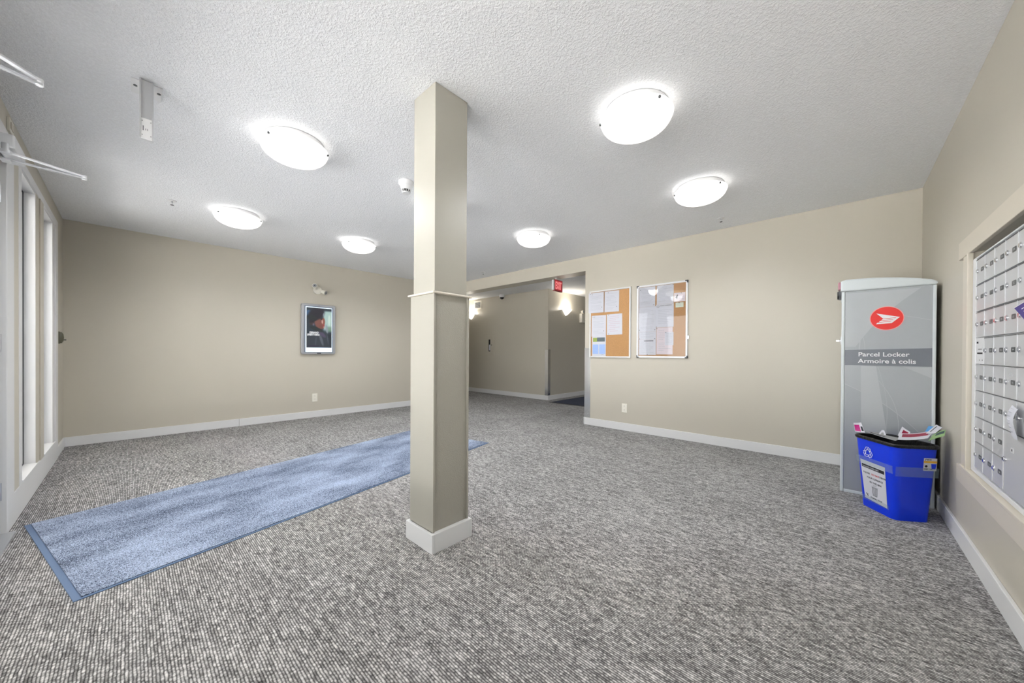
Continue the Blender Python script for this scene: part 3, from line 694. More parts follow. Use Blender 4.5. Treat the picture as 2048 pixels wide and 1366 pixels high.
sheet('notice_sheet', 'white notice at the top centre of the open cork board', -2.484, -2.262, 1.643, 1.937, .5, pins=((.25, .07), (.85, .76)), seed=2, y=-.0133)
sheet('notice_sheet', 'white notice in the middle left of the open cork board', -2.690, -2.460, 1.300, 1.606, .4, pins=((.1, .07), (.22, .07), (.86, .74)), seed=3)
ss = sheet('notice_sheet', 'white notice with pale red text, right of middle on the open cork board', -2.446, -2.214, 1.320, 1.611, -.6, pins=((.12, .04), (.12, .95)), seed=4, inkm='inkpink', lines=9)
fl = sheet('flyer', 'flyer with a photo strip and two blue panels, low on the open cork board', -2.680, -2.460, 1.018, 1.300, 0, lines=0, pins=((.68, .93), (.80, .92)), seed=5, cat='flyer')
G().box(-.095, -.03, -.0012, -.0008, .065, .125).done('green_photo', 'photo_green', fl)
G().box(-.03, .095, -.0012, -.0008, .068, .128).done('dark_photo', 'photo_dark', fl)
G().box(-.10, -.008, -.0012, -.0008, -.11, .028).box(.006, .102, -.0012, -.0008, -.11, .028).done('blue_panel', 'inkblue', fl)
sheet('notice_sheet', 'notice sheet at the upper left of the glazed notice board', -1.980, -1.765, 1.672, 1.930, 0, pins=((.1, .12), (.92, .93)), seed=11, y=-.0125, lines=12)
sheet('notice_sheet', 'notice sheet second from top in the left column of the glazed notice board', -1.980, -1.750, 1.345, 1.671, 0, pins=((.05, .93), (.93, .93)), seed=12, y=-.0125, lines=16)
sheet('notice_sheet', 'notice sheet third from top in the left column of the glazed notice board', -1.978, -1.750, 1.245, 1.344, 0, pins=((.05, .93), (.93, .93)), seed=13, lines=6)
sheet('notice_sheet', 'notice sheet at the bottom left of the glazed notice board', -1.976, -1.752, 1.040, 1.244, 0, pins=((.5, .96),), seed=14, lines=9, head=(.2, .35, .38))
sheet('notice_sheet', 'notice sheet at the top centre of the glazed notice board', -1.745, -1.537, 1.690, 1.930, 0, pins=((.03, .05), (.97, .03)), seed=15, lines=11)
q = sheet('notice_sheet', 'notice with a bold heading in the centre of the glazed notice board', -1.752, -1.535, 1.395, 1.689, 0, pins=((.02, .98),), seed=16, lines=0)
G().ribbon([(-.085 + .014 * math.cos(a * PI / 8), .118 + .012 * math.sin(a * PI / 8)) for a in range(16)], .003, -.0008, closed=True).done('round_logo', 'inkdark', q)
text('heading', 'NOTICE TO RESIDENTS', .017, -.062, .122, 'inkdark', q, y=-.0012, sx=.82)
g = G()
for k in range(9): g.box(-.085, .085 - .03 * (k % 3), -.0011, -.0008, .07 - k * .021, .074 - k * .021)
g.done('printed_text', 'ink', q)
sheet('notice_sheet', 'pinkish notice at the bottom centre of the glazed notice board', -1.745, -1.545, 1.050, 1.392, 0, m='pinkpaper', pins=((.03, .04),), seed=17, lines=12)
sheet('notice_sheet', 'grey notice leaning right at the bottom of the glazed notice board', -1.640, -1.535, 1.165, 1.330, 0, seed=18, lines=7, y=-.0135)
q = sheet('notice_card', 'pale pink landscape card at the right edge of the glazed notice board', -1.531, -1.400, 1.703, 1.814, 0, m='pinkpaper', pins=((.65, .06),), seed=19, lines=4)
G().prism([(-.05, .0), (-.03, -.02), (-.02, .03), (-.026, .035)], -.0013, -.0008).done('small_drawing', 'inkdark', q)
q = sheet('notice_card', 'small green and yellow card below the pink card on the glazed notice board', -1.513, -1.420, 1.633, 1.692, 0, m='cardpaper', pins=((.45, .08),), seed=20, lines=3)

# ------------------------------------------------------------------ parcel locker
lx0, lx1, ly0, ly1 = .0, .478, 3.757, 4.60
lk = thing('parcel_locker', 'tall grey parcel locker with a red round emblem in the right corner', 'locker', (0, ly0, 0))
D = ly1 - ly0; LW = lx1
G().box(.002, LW - .002, .012, D, .0, 1.545).done('cabinet_body', 'lockergrey', lk, bevel=.004)
for x0_ in ((0, .020), (LW - .018, LW)):
    G().box(x0_[0], x0_[1], 0, .016, .0, 1.545).done('front_post', 'lockergrey', lk, bevel=.005)
G().box(.020, LW - .018, .002, .016, 0, .022).done('bottom_rail', 'lockergrey', lk, bevel=.002)
G().box(.0205, LW - .0185, .004, .012, .022, 1.545).done('front_panel', 'panelgrey', lk)
# lid: arched top, bulging front
n = 16; prof = []
for i in range(n + 1):
    u = i / n; x = -.006 + (LW + .010) * u; z = 1.636 + .006 * math.sin(u * PI * .5) - .066 * u ** 2.2
    prof.append((x, z))
pts = [(-.006, 1.546)] + [(-.006, 1.628)] + prof[1:-1] + [(LW + .004, 1.568), (LW + .004, 1.546)]
G().prism(pts, -.004, D).done('lid', 'lockergrey', lk, bevel=.010)
# graphics
fy = .0038
g = G(); g.prism([(.0205, 1.095), (LW - .0185, 1.107), (LW - .0185, .979), (.0205, .979)], fy - .0016, fy); g.done('name_band', 'band', lk)
def arc(p, q, bulge, n=14):
    p = Vector(p); q = Vector(q); d = q - p; nn = Vector((-d.y, d.x)); return [tuple(p + d * (i / n) + nn * bulge * math.sin(PI * i / n)) for i in range(n + 1)]
g = G()
for kk, (pts, wd) in enumerate(((arc((.403, 1.53), (.077, 1.12), -.05), .004), (arc((.024, .832), (.40, .52), .06), .004), (arc((.329, .975), (.459, .90), .03), .004), (arc((.167, 1.53), (.060, 1.40), .0), .004),
                (arc((.024, 1.53), (.10, 1.10), .08), .006), (arc((.112, .97), (.116, .50), .0), .003), (arc((.024, 1.357), (.459, 1.30), .06), .003), (arc((.13, .97), (.30, .40), .12), .003), (arc((.2, .97), (.24, .45), .05), .002), (arc((.06, 1.30), (.13, 1.10), .1), .003))):
    G().ribbon(pts, wd, fy - .0006 - kk * .00007, .00005).done('printed_swirl', 'swirl', lk)
g = G()
def fan(pts): g.prism(pts, fy - .0005, fy)
a1 = arc((.403, 1.53), (.077, 1.12), -.05); fan([(.0215, 1.53)] + a1 + [(.0215, 1.12)])
fan([(.112, .975), (.19, .975), (.25, .48), (.118, .48)]); fan([(.33, .972), (.4590, .90), (.4590, .975)])
g.done('pale_graphic', 'swirl', lk)
g = G(); a2 = arc((.024, .832), (.40, .52), .06); g.prism([(.0215, .03), (.0215, .830)] + a2 + [(.40, .03)], fy - .0002, fy)
g.prism([(.0215, .03), (.085, .03), (.145, .50), (.0215, .66)], fy - .0004, fy - .0002)
g.done('dark_graphic', 'swirl_dark', lk)
text('name_lettering', 'Parcel Locker', .0445, .094, 1.0475, 'letter', lk, y=fy - .0022, sx=1.05, bold=.0006)
text('name_lettering', 'Armoire à colis', .0445, .094, .9975, 'letter', lk, y=fy - .0022, sx=1.05, bold=.0006)
ec = (.2415, 1.3265); er = .0835
el = lambda r, k=48: [(ec[0] + r * math.cos(2 * PI * i / k), ec[1] + r * math.sin(2 * PI * i / k)) for i in range(k)]
em_ = G().prism(el(er + .0035), fy - .0016, fy).done('emblem', 'pinkrim', lk)
G().prism(el(er - .001), fy - .0020, fy - .0016).done('emblem_disc', 'red', em_)
def E(pts): return [(ec[0] + (x - 468) / 352 * er, ec[1] + (332 - y) / 245 * er) for x, y in pts]
g = G()
for p in ([(245, 220), (745, 315), (660, 322), (395, 337)], [(385, 347), (650, 331), (612, 362), (352, 372)], [(330, 385), (596, 370), (560, 396), (298, 410)], [(268, 422), (548, 406), (575, 440), (240, 453)], [(745, 315), (668, 324), (540, 412), (575, 440)]):
    g.prism(E(p), fy - .0024, fy - .0020)
g.done('emblem_wing', 'letter', em_)
g = G(); g.cyl((-.002, .10, 1.53), (-.016, .10, 1.53), .036, n=28); kn = g.done('side_knob', 'darkgrey', lk, smooth=True)
G().cyl((-.016, .10, 1.53), (-.026, .10, 1.53), .034, .030, n=28).done('knob_ring', 'black', kn, smooth=True)
G().box(-.022, -.004, .07, .13, 1.572, 1.632).done('side_label', 'lockerpink', lk, bevel=.006)
g = G().cyl((0, .09, 1.168), (-.012, .09, 1.168), .010, n=14).box(-.03, -.012, .083, .097, 1.162, 1.174); g.done('side_key', 'chrome', lk)
g = G().box(-.004, .0, .03, .06, 1.14, 1.20); g.done('key_plate', 'steel', lk)

# ------------------------------------------------------------------ recycling bin
bn = thing('recycling_bin', 'blue recycling bin full of flyers in front of the parcel locker', 'bin', (.266, 3.496, 0), 34)
def rr(w_, l_, r, n=6):
    pts = []
    for cx, cy, a0 in ((w_ / 2 - r, l_ / 2 - r, 0), (-w_ / 2 + r, l_ / 2 - r, 90), (-w_ / 2 + r, -l_ / 2 + r, 180), (w_ / 2 - r, -l_ / 2 + r, 270)):
        for i in range(n + 1): a = R(a0 + 90 * i / n); pts.append((cx + r * math.cos(a), cy + r * math.sin(a)))
    return pts
def shell(levels):      # list of (w, l, r, z)
    g = G(); rings = [[g.bm.verts.new((x, y, z)) for x, y in rr(w_, l_, r)] for w_, l_, r, z in levels]
    for a, b in zip(rings, rings[1:]):
        for i in range(len(a)): g.bm.faces.new((a[i], a[(i + 1) % len(a)], b[(i + 1) % len(a)], b[i]))
    return g, rings
bw0, bl0, bw1, bl1, BZ = .20, .265, .252, .330, .49
g, rg = shell([(bw0, bl0, .035, 0), (bw1, bl1, .045, BZ - .01), (bw1 - .008, bl1 - .008, .042, BZ - .01), (bw0 - .006, bl0 - .006, .03, .01)])
g.bm.faces.new(rg[0][::-1]); g.bm.faces.new(rg[3]); g.done('bin_body', 'blue', bn, smooth=True)
# bag folded over the rim, with wrinkles
rnd = random.Random(3)
g = G(); rings = []
levels = [(bw1 + .004, bl1 + .004, .047, BZ - .020), (bw1 + .016, bl1 + .016, .05, BZ - .015), (bw1 + .018, bl1 + .018, .05, BZ - .003), (bw1 + .006, bl1 + .006, .047, BZ + .004), (bw1 - .012, bl1 - .012, .04, BZ + .000), (bw1 - .03, bl1 - .03, .035, BZ - .06), (bw1 - .05, bl1 - .05, .03, BZ - .17)]
for w_, l_, r, z in levels: rings.append([g.bm.verts.new((x * (1 + rnd.uniform(-.006, .006)), y * (1 + rnd.uniform(-.006, .006)), z + rnd.uniform(-.0012, .0012))) for x, y in rr(w_, l_, r)])
for a, b in zip(rings, rings[1:]):
    for i in range(len(a)): g.bm.faces.new((a[i], a[(i + 1) % len(a)], b[(i + 1) % len(a)], b[i]))
g.bm.faces.new(rings[-1]); g.done('bin_bag', 'bag', bn, smooth=True)
# frames of the two visible sides; side frame: x right, z up, -y outwards
tl = math.atan2((bw1 - bw0) / 2, BZ); tf = math.atan2((bl1 - bl0) / 2, BZ)
MS = Matrix.Translation((-bw0 / 2, 0, 0)) @ Matrix.Rotation(R(-90), 4, 'Z') @ Matrix.Rotation(tl, 4, 'X')
MF = Matrix.Translation((0, -bl0 / 2, 0)) @ Matrix.Rotation(tf, 4, 'X')
# long side (left in view): recycling sign, taped notice
sg = G(MS).prism([(-.112, .325), (.085, .322), (.088, .055), (-.085, .062)], -.0022, -.0012).done('taped_notice', 'paper', bn, label='white taped notice')
pm = G(MS).prism([(-.100, .298), (.078, .294), (.078, .272), (-.100, .276)], -.0026, -.0022).done('title_strip', 'inkdark', sg)
text('title_lettering', 'THIS IS FOR FLYERS ONLY', .0125, -.096, .279, 'paper', sg, y=-.0028, mx=MS, sx=.92)
text('notice_lettering', 'PLEASE', .017, -.088, .236, 'inkdark', sg, y=-.0026, mx=MS)
text('notice_lettering', 'DO NOT', .017, -.022, .236, 'inkred', sg, y=-.0026, mx=MS, sx=.9)
text('notice_lettering', 'THROW', .017, .038, .236, 'inkdark', sg, y=-.0026, mx=MS, sx=.8)
text('notice_lettering', 'YOUR GARBAGE', .017, -.062, .208, 'inkdark', sg, y=-.0026, mx=MS)
text('notice_lettering', 'IN THIS BIN!', .017, -.040, .180, 'inkdark', sg, y=-.0026, mx=MS)
g = G(MS).prism([(-.022, .155), (.018, .155), (.014, .100), (-.016, .100)], -.0025, -.0022).ribbon([(-.026, .160), (.022, .160)], .006, -.0022).ribbon([(-.012, .168), (.010, .172)], .010, -.0022); g.done('bin_drawing', 'ink', sg)
g = G(MS).ribbon([(-.022, .155), (.018, .155), (.014, .100), (-.016, .100)], .002, -.0026, closed=True).ribbon([(-.008, .155), (-.006, .10)], .0015, -.0026).ribbon([(.006, .155), (.004, .10)], .0015, -.0026); g.done('bin_outline', 'inkdark', sg)
text('notice_lettering', 'THANK YOU!', .015, -.040, .076, 'inkdark', sg, y=-.0026, mx=MS)
G(MS).prism([(-.075, .098), (-.060, .080), (-.055, .084), (-.068, .100)], -.0025, -.0022).prism([(-.062, .098), (-.055, .092), (-.052, .096)], -.0025, -.0022).done('tick_mark', 'inkdark', sg)
# recycling symbol: three bent arrow outlines
g = G(MS); oc = (-.045, .385)
def rec(k, pts):
    a = R(120 * k); c, s_ = math.cos(a), math.sin(a); return [(oc[0] + (x * c - y * s_) * .9, oc[1] + x * s_ * .9 + y * c * .9) for x, y in pts]
for k in range(3):
    g.ribbon(rec(k, [(-.030, .012), (-.014, .040), (.010, .040), (.017, .029), (.024, .033), (.020, .012), (-.001, .022), (.005, .024), (-.002, .031), (-.018, .005)]), .0032, -.0012, .0006, closed=True)
g.done('recycling_symbol', 'letter', bn)
# product sticker on the end side
st_ = G(MF).box(.035, .105, -.0020, -.0012, .335, .415).done('sticker', 'paper', bn)
G(MF).box(.035, .105, -.0024, -.0020, .385, .398).done('amber_stripe', 'yellow', st_)
g = G(MF).prism([(.075, .380), (.1035, .380), (.100, .347), (.079, .347)], -.0024, -.0020); g.done('bin_picture', 'blue', st_)
G(MF).prism([(.049 + .0075 * math.cos(i * PI / 8), .364 + .0075 * math.sin(i * PI / 8)) for i in range(16)], -.0024, -.0020).done('round_mark', 'inkdark', st_)
g = G(MF)
for k, wdt in enumerate((2, 1, 2, 1, 3, 1, 2, 1)): g.box(.040 + k * .0026, .040 + k * .0026 + wdt * .0006, -.0024, -.0020, .340, .350)
g.box(.070, .082, -.0024, -.0020, .343, .346); g.done('barcode', 'inkdark', st_)
text('sticker_lettering', 'ECO', .0115, .052, .402, 'inkdark', st_, y=-.0024, mx=MF, bold=.0004)
G(MF).prism([(.038, .400), (.046, .411), (.050, .411), (.044, .402)], -.0024, -.0020).done('leaf_mark', 'darkteal', st_)
# bands of clear tape
G(MS).box(-.145, .142, -.0032, -.0027, .300, .350).done('clear_tape', 'tape', bn); G(MS).box(-.12, .10, -.0032, -.0027, .05, .080).done('clear_tape', 'tape', bn)
g = G(MF).box(-.115, .118, -.0032, -.0027, .290, .352); g.done('clear_tape', 'tape', bn)

# flyers and papers lying in the bin: curved sheets from four corners
def flyer(name, label, p, m, sag=.012, inner=None, th=.0012):
    p = [Vector(v) for v in p]; c = sum(p, Vector()) / 4
    e = thing(name, label, 'flyer', c); n = 8
    nrm = ((p[1] - p[0]).cross(p[3] - p[0])).normalized()
    if nrm.z < 0: nrm = -nrm
    def S(u, v): return p[0].lerp(p[1], u).lerp(p[3].lerp(p[2], u), v) - c - nrm * sag * math.sin(PI * u) * (.6 + .4 * v)
    def patch(u0, u1, v0, v1, off, t_):
        g = G(); A = [[g.bm.verts.new(S(u0 + (u1 - u0) * i / n, v0 + (v1 - v0) * j / n) + nrm * (off + t_)) for i in range(n + 1)] for j in range(n + 1)]
        B = [[g.bm.verts.new(S(u0 + (u1 - u0) * i / n, v0 + (v1 - v0) * j / n) + nrm * off) for i in range(n + 1)] for j in range(n + 1)]
        for j in range(n):
            for i in range(n):
                g.bm.faces.new((A[j][i], A[j][i + 1], A[j + 1][i + 1], A[j + 1][i])); g.bm.faces.new((B[j + 1][i], B[j + 1][i + 1], B[j][i + 1], B[j][i]))
        for i in range(n):
            g.bm.faces.new((A[0][i], B[0][i], B[0][i + 1], A[0][i + 1])); g.bm.faces.new((A[n][i + 1], B[n][i + 1], B[n][i], A[n][i]))
            g.bm.faces.new((A[i + 1][0], B[i + 1][0], B[i][0], A[i][0])); g.bm.faces.new((A[i][n], B[i][n], B[i + 1][n], A[i + 1][n]))
        return g
    patch(0, 1, 0, 1, 0, th).done('sheet', m, e, smooth=True)
    for (nm, u0, u1, v0, v1, mm) in (inner or []): patch(u0, u1, v0, v1, th, .0004).done(nm, mm, e, smooth=True)
flyer('newspaper', 'grey newspaper lying along the left side inside the blue bin', [(.127, 3.572, .512), (.262, 3.372, .503), (.300, 3.50, .503), (.190, 3.62, .506)], 'newsprint', .004, [('printed_text', .08, .6, .15, .35, 'inkdark'), ('white_margin', .05, .9, .02, .08, 'paper')])
flyer('booklet', 'magenta and white booklet sticking up at the left rim of the blue bin', [(.078, 3.563, .505), (.128, 3.535, .508), (.110, 3.620, .566), (.070, 3.592, .562)], 'paper', .004, [('magenta_print', .05, .62, .08, .78, 'magenta'), ('small_print', .72, .95, .15, .6, 'inkdark')])
flyer('leaflet', 'small pale leaflet corner inside the blue bin near the booklet', [(.190, 3.56, .495), (.235, 3.55, .495), (.225, 3.60, .53), (.215, 3.603, .53)], 'paper', .002, [('grey_print', .3, .7, .2, .6, 'newsprint')])
flyer('folded_flyer', 'pointed white flyer with a maroon print standing at the back of the blue bin', [(.292, 3.630, .498), (.338, 3.610, .494), (.352, 3.645, .530), (.316, 3.663, .560)], 'paper', .003, [('maroon_print', .25, .85, .15, .78, 'maroon')])
flyer('sky_blue_flyer', 'sky blue flyer sticking out behind the others at the right of the blue bin', [(.400, 3.575, .528), (.424, 3.590, .532), (.474, 3.66, .585), (.437, 3.675, .580)], 'skyblue', .004)
flyer('maroon_flyer', 'wide maroon and white flyer curling over the front of the blue bin', [(.275, 3.395, .508), (.405, 3.425, .534), (.455, 3.600, .566), (.298, 3.610, .518)], 'paper', .010, [('maroon_print', .10, .90, .42, .88, 'maroon'), ('white_lettering', .25, .42, .58, .68, 'letter'), ('white_lettering', .60, .80, .60, .72, 'letter')])
flyer('white_booklet', 'white open booklet above the green one at the right of the blue bin', [(.405, 3.500, .552), (.443, 3.485, .562), (.484, 3.572, .592), (.464, 3.622, .600)], 'paper', .003, [('small_print', .2, .3, .2, .9, 'darkteal')])
flyer('green_booklet', 'pale green booklet with a dark block hanging over the right bin rim', [(.405, 3.405, .520), (.470, 3.410, .562), (.487, 3.500, .589), (.435, 3.500, .548)], 'green', -.003, [('dark_block', .35, .95, .45, .85, 'darkteal')])

# ------------------------------------------------------------------ mailboxes in the right wall
# local frame: x = -world y, y = into the wall, z up; origin at y=2.921 (left edge of first door column), x = wall face
YL = 2.921; CP = .1453; RZ = [1.545, 1.414, 1.2785, 1.147, 1.015, .884, .7515, .6255, .493]
tr = G(); fz = -.018
trim_e = sempty('trim_6', (xC, 0, 0), -90)
def yx(y): return -y
g = G().box(-3.20, -2.05, fz, 0, 1.594, 1.690); g.done('head_casing', 'trimbeige', trim_e, bevel=.002)
g = G().box(-3.20, -2.05, fz, 0, .358, .447); g.done('sill_casing', 'trimbeige', trim_e, bevel=.002)
g = G().box(-3.11, -3.005, fz + .002, 0, .447, 1.594).box(-3.005, -2.985, fz - .004, 0, .447, 1.594); g.done('left_casing', 'trimbeige', trim_e, bevel=.003)
g = G().box(-2.115, -2.05, fz + .002, 0, .447, 1.594); g.done('right_casing', 'trimbeige', trim_e, bevel=.003)
g = G().box(-3.11, -2.05, fz - .006, .05, .447, .463); g.done('ledge', 'trimbeige', trim_e, bevel=.003)
mb = thing('mailbox_unit', 'aluminium apartment mailbox unit with numbered doors set in the right wall', 'mailbox', (xC, YL, 0), -90)
NC = 5; XR = CP * NC
g = G().box(-.056, XR + .05, .012, .19, .466, 1.548); g.done('cabinet', 'alu', mb)
g = G().box(-.058, -.003, -.004, .012, .466, 1.556).box(XR + .002, XR + .054, -.004, .012, .466, 1.556).box(-.003, XR + .002, -.004, .012, .466, .488).box(-.003, XR + .002, -.004, .012, RZ[0] + .003, 1.556)
g.done('frame', 'alu_light', mb, bevel=.002)
G().box(-.056, XR + .05, .012, .19, 1.5485, 1.556).done('top_lip', 'steel', mb)
def mdoor(x0, x1, z0, z1, num, lockx=.026, numx=.099, plain=True):
    gp = .0016
    d = G().box(x0 + gp, x1 - gp, -.002, .010, z0 + gp + .001, z1 - gp - .001).done('mailbox_door', 'alu', mb)
    G().box(x0 - .0016, x0 + .0012, -.004, .0, z0 + .004, z1 - .004).done('door_edge', 'alu_light', d)
    G().box(x0 + gp, x1 - gp, -.0035, .0, z1 - .007, z1 - .0035).done('door_lip', 'darkgrey' if z1 > 1.1 else 'alu', d)
    zc = (z0 + z1) / 2 + .002
    lc = G().cyl((x0 + lockx, -.002, zc), (x0 + lockx, -.005, zc), .0120, n=18).cyl((x0 + lockx, -.005, zc), (x0 + lockx, -.008, zc), .0085, n=18).done('lock', 'chrome', d, smooth=True)
    n_ = G().prism(rrect(x0 + numx - .023, x0 + numx + .023, zc - .010, zc + .010, .005, 3), -.0028, -.002).done('number_plate', 'darkgrey', d)
    text('number', num, .013, x0 + numx, zc - .0045, 'newsprint', n_, y=-.0031, align='CENTER')
nums = 0
for c in range(NC):
    for r in range(8):
        if c == 0 and r == 3: continue
        if c >= 3 and r >= 6: continue
        nums += 1
        mdoor(c * CP, (c + 1) * CP, RZ[r + 1], RZ[r], str(100 + (c + 1) * 10 + r + 1))
# parcel compartment over two rows and two columns
pd = G().box(3 * CP + .002, 5 * CP - .002, -.002, .010, RZ[8] + .002, RZ[6] - .002).done('parcel_door', 'alu', mb)
G().box(3 * CP - .0016, 3 * CP + .0012, -.004, 0, RZ[8] + .01, RZ[6] - .004).done('door_edge', 'alu_light', pd)
G().cyl((3 * CP + .024, -.002, .632), (3 * CP + .024, -.007, .632), .0105, n=18).cyl((3 * CP + .024, -.007, .632), (3 * CP + .024, -.010, .632), .008, n=18).done('lock', 'chrome', pd, smooth=True)
n_ = G().prism(rrect(3 * CP + .085, 3 * CP + .118, .672, .692, .006, 3), -.0028, -.002).done('number_plate', 'alu_light', pd)
text('number', 'P1', .014, 3 * CP + .1015, .677, 'inkdark', n_, y=-.0031, align='CENTER')
# outgoing mail plate in the first column
pl = G().box(.002, CP - .002, -.002, .010, RZ[4] + .002, RZ[3] - .002).done('mail_slot_plate', 'alu_light', mb)
G().box(.030, .115, -.003, -.002, 1.066, 1.074).done('slot', 'darkslot', pl); G().box(.045, .105, -.003, -.002, 1.088, 1.091).done('slot', 'darkslot', pl)
for x in (.066, .115): G().cyl((x, -.003, 1.036), (x, -.002, 1.036), .003, n=8).done('screw', 'darkgrey', pl)
text('slot_lettering', 'MAIL', .014, .018, 1.118, 'inkdark', pl, y=-.0024)
# handwriting scratched on the door of row five
g = G(); rnd = random.Random(9); x = 3 * CP + .045
for k in range(2):
    pts = [(x + i * .007, .985 - k * .022 + rnd.uniform(-.009, .009)) for i in range(9)]; g.ribbon(pts, .0010, -.0021, .0003)
g.done('pen_scribble', 'ink', mb)

# note hanging from a door, curled
nt_ = thing('paper_note', 'narrow curled white paper note hanging on the mailbox doors', 'note', (xC - .008, 2.31, .865), -90)
g = G(); rows = 16; wdt = .088; vv = []
for j in range(rows + 1):
    v = j / rows; off = -.008 * math.sin(v * PI * 1.3) - .005 - .008 * v * v; sh = .010 * math.sin(v * 5.0) + .008 * v
    vv.append([(-wdt / 2 + wdt * i / 4 - sh, off + .003 * math.cos(i), -.118 * v - .006 * i / 4) for i in range(5)])
fr = [[g.bm.verts.new(p) for p in rw] for rw in vv]; bk = [[g.bm.verts.new((p[0], p[1] + .0008, p[2])) for p in rw] for rw in vv]
for j in range(rows):
    for i in range(4): g.bm.faces.new((fr[j][i], fr[j][i + 1], fr[j + 1][i + 1], fr[j + 1][i])); g.bm.faces.new((bk[j + 1][i], bk[j + 1][i + 1], bk[j][i + 1], bk[j][i]))
    g.bm.faces.new((fr[j][0], fr[j + 1][0], bk[j + 1][0], bk[j][0])); g.bm.faces.new((fr[j][4], bk[j][4], bk[j + 1][4], fr[j + 1][4]))
for rw in (0, rows):
    for i in range(4): g.bm.faces.new((fr[rw][i], bk[rw][i], bk[rw][i + 1], fr[rw][i + 1]))
g.done('sheet', 'paper', nt_, smooth=True)
g = G()
for j in range(1, rows - 1):
    if j % 2: p = vv[j]; g.box(p[1][0], p[3][0], p[2][1] - .0012, p[2][1] + .0004, p[2][2] - .001, p[2][2] + .0008)
g.done('printed_text', 'ink', nt_)
cd = thing('folded_card', 'purple folded card tucked between the mailbox doors at the right edge', 'card', (xC - .012, 2.20, 1.225), -90)
g = G().prism([(-.078, .014), (.07, .032), (.07, -.055), (.055, -.052)], -.012, -.0108); g.done('card', 'purple', cd)
g = G().ribbon([(.0, .004), (.06, .012)], .003, -.012).ribbon([(.02, -.006), (.06, -.002)], .003, -.012).ribbon([(-.078, .0145), (.07, .0325)], .002, -.012); g.done('printed_line', 'letter', cd)

# ------------------------------------------------------------------ hall fittings
# exit sign
ex = thing('exit_sign', 'red lit exit sign hanging from the head of the hall opening', 'exit sign', (-3.405, 4.675, 2.165), 90)
# local: x along +y world, -y faces +x
G().box(-.012, .215, -.006, .030, -.100, .090).done('sign_case', 'exitcase', ex, bevel=.008)
f_ = G().box(.0, .203, -.0075, -.006, -.088, .078).done('sign_face', 'exitred', ex)
text('exit_lettering', 'EXIT', .165, .010, -.062, 'exitlit', f_, y=-.0082, sx=.50, bold=.004)
G().box(.05, .15, .002, .022, .090, .121).done('mounting_canopy', 'whiteplastic', ex)
G().box(-.04, -.012, -.004, .028, -.085, .075).done('side_housing', 'whiteplastic', ex, bevel=.004)

def sconce(label, loc, rz):
    e = thing('wall_sconce', label, 'wall light', loc, rz, 'hall wall sconces')
    G().box(-.05, .05, -.012, 0, -.06, .05).done('back_plate', 'steel', e, bevel=.003)
    g = G(); prof = []
    for i in range(11): a = i / 10; prof.append((.0005 + .145 * a ** .85, -.100 + .140 * a ** 1.15))
    g.lathe(prof, n=24, a0=PI, a1=2 * PI); g.done('glass_shade', 'sconceglass', e, smooth=True)
    for s_ in (-1, 1): G().cyl((s_ * .135, -.008, .028), (s_ * .152, -.014, .030), .006, n=10).done('clip', 'darkgrey', e)
    G().cyl((0, -.008, -.090), (0, -.012, -.106), .006, n=10).done('finial', 'darkgrey', e)
    l = bpy.data.lights.new('sconce_bulb', 'POINT'); l.energy = 9; l.color = (1, .93, .82); l.shadow_soft_size = .03
    lo = bpy.data.objects.new('sconce_bulb', l); C.objects.link(lo); lo.parent = e; lo.location = (0, -.075, .06)
sconce('lit glass sconce in the hall between exit sign and emergency light', (FX, 7.06, 2.045), 90)
sconce('lit glass sconce on the hall wall, half hidden by the column', (-7.44, EY, 2.06), 0)

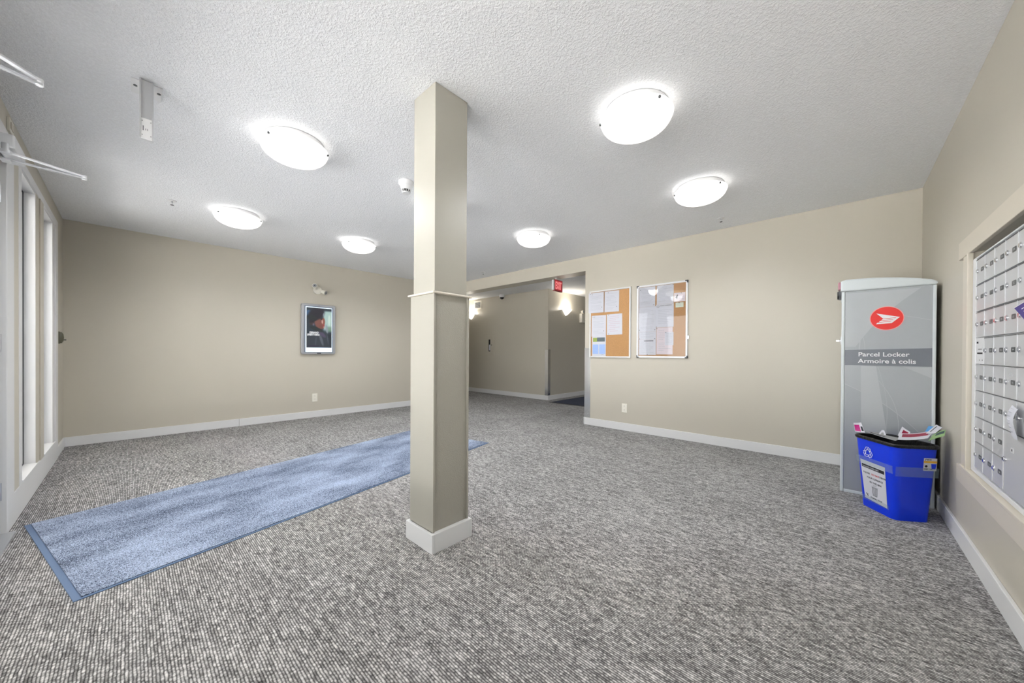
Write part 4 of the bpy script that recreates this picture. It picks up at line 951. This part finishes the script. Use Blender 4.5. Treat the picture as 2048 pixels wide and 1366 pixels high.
eu = thing('emergency_light', 'white battery box with twin lamps on the hall wall beside the sconce', 'emergency light', (FX, 7.83, 1.93), 90)
G().box(-.17, .17, -.075, 0, -.105, .115).done('battery_box', 'plastic', eu, bevel=.006)
for s_ in (-1, 1):
    h_ = G().cyl((s_ * .10, -.04, .115), (s_ * .10, -.04, .135), .010, n=12).cyl((s_ * .10, -.015, .165), (s_ * .10, -.075, .165), .028, .040, n=24).done('lamp_head', 'plastic', eu, smooth=True)
    G().cyl((s_ * .10, -.0752, .165), (s_ * .10, -.077, .165), .034, n=24).done('lens', 'silver', h_)
G().box(-.03, .03, -.077, -.075, -.06, -.04).done('maker_plate', 'darkgrey', eu)

vt = thing('wall_grille', 'small cream framed grille high on the hall wall right of the column', 'grille', (-7.17, EY, 2.335), 0)
g = G().box(-.15, .15, -.015, 0, .075, .11).box(-.15, .15, -.015, 0, -.11, -.075).box(-.15, -.11, -.015, 0, -.075, .075).box(.11, .15, -.015, 0, -.075, .075); g.done('frame', 'plastic', vt, bevel=.003)
G().box(-.11, .11, -.003, 0, -.075, .075).done('backing', 'darkgrey', vt)
g = G()
for k in range(9): g.box(-.11, .11, -.010, -.003, -.070 + k * .0165, -.062 + k * .0165)
g.done('louvre', 'alu', vt)

dc = thing('dome_camera', 'small white dome camera at the top of the hall wall', 'camera', (-6.17, EY - .10, H))
G().lathe([(.0001, 0), (.068, 0), (.070, -.05), (.062, -.066), (.0001, -.066)]).done('housing', 'whiteplastic', dc, smooth=True)
G().lathe([(.050, -.066), (.048, -.085), (.036, -.104), (.018, -.114), (.0001, -.116)]).done('dark_dome', 'black', dc, smooth=True)

fe = thing('extinguisher_cabinet', 'beige recessed extinguisher cabinet with a narrow slot window on the hall wall', 'cabinet', (-6.675, EY, 1.245), 0)
G().box(-.155, .155, -.010, 0, -.265, .265).done('cabinet_frame', 'wall', fe, bevel=.003)
dr = G().box(-.125, .105, -.018, -.010, -.24, .24).done('cabinet_door', 'wall', fe, bevel=.003)
G().box(-.052, .012, -.0195, -.018, -.155, .155).done('slot_window', 'darkslot', dr)
G().box(-.030, .010, -.0215, -.0195, -.13, .02).done('extinguisher_label', 'paper', dr)
G().cyl((.062, -.018, .01), (.062, -.032, .01), .012, n=14).done('door_knob', 'darkgrey', dr)
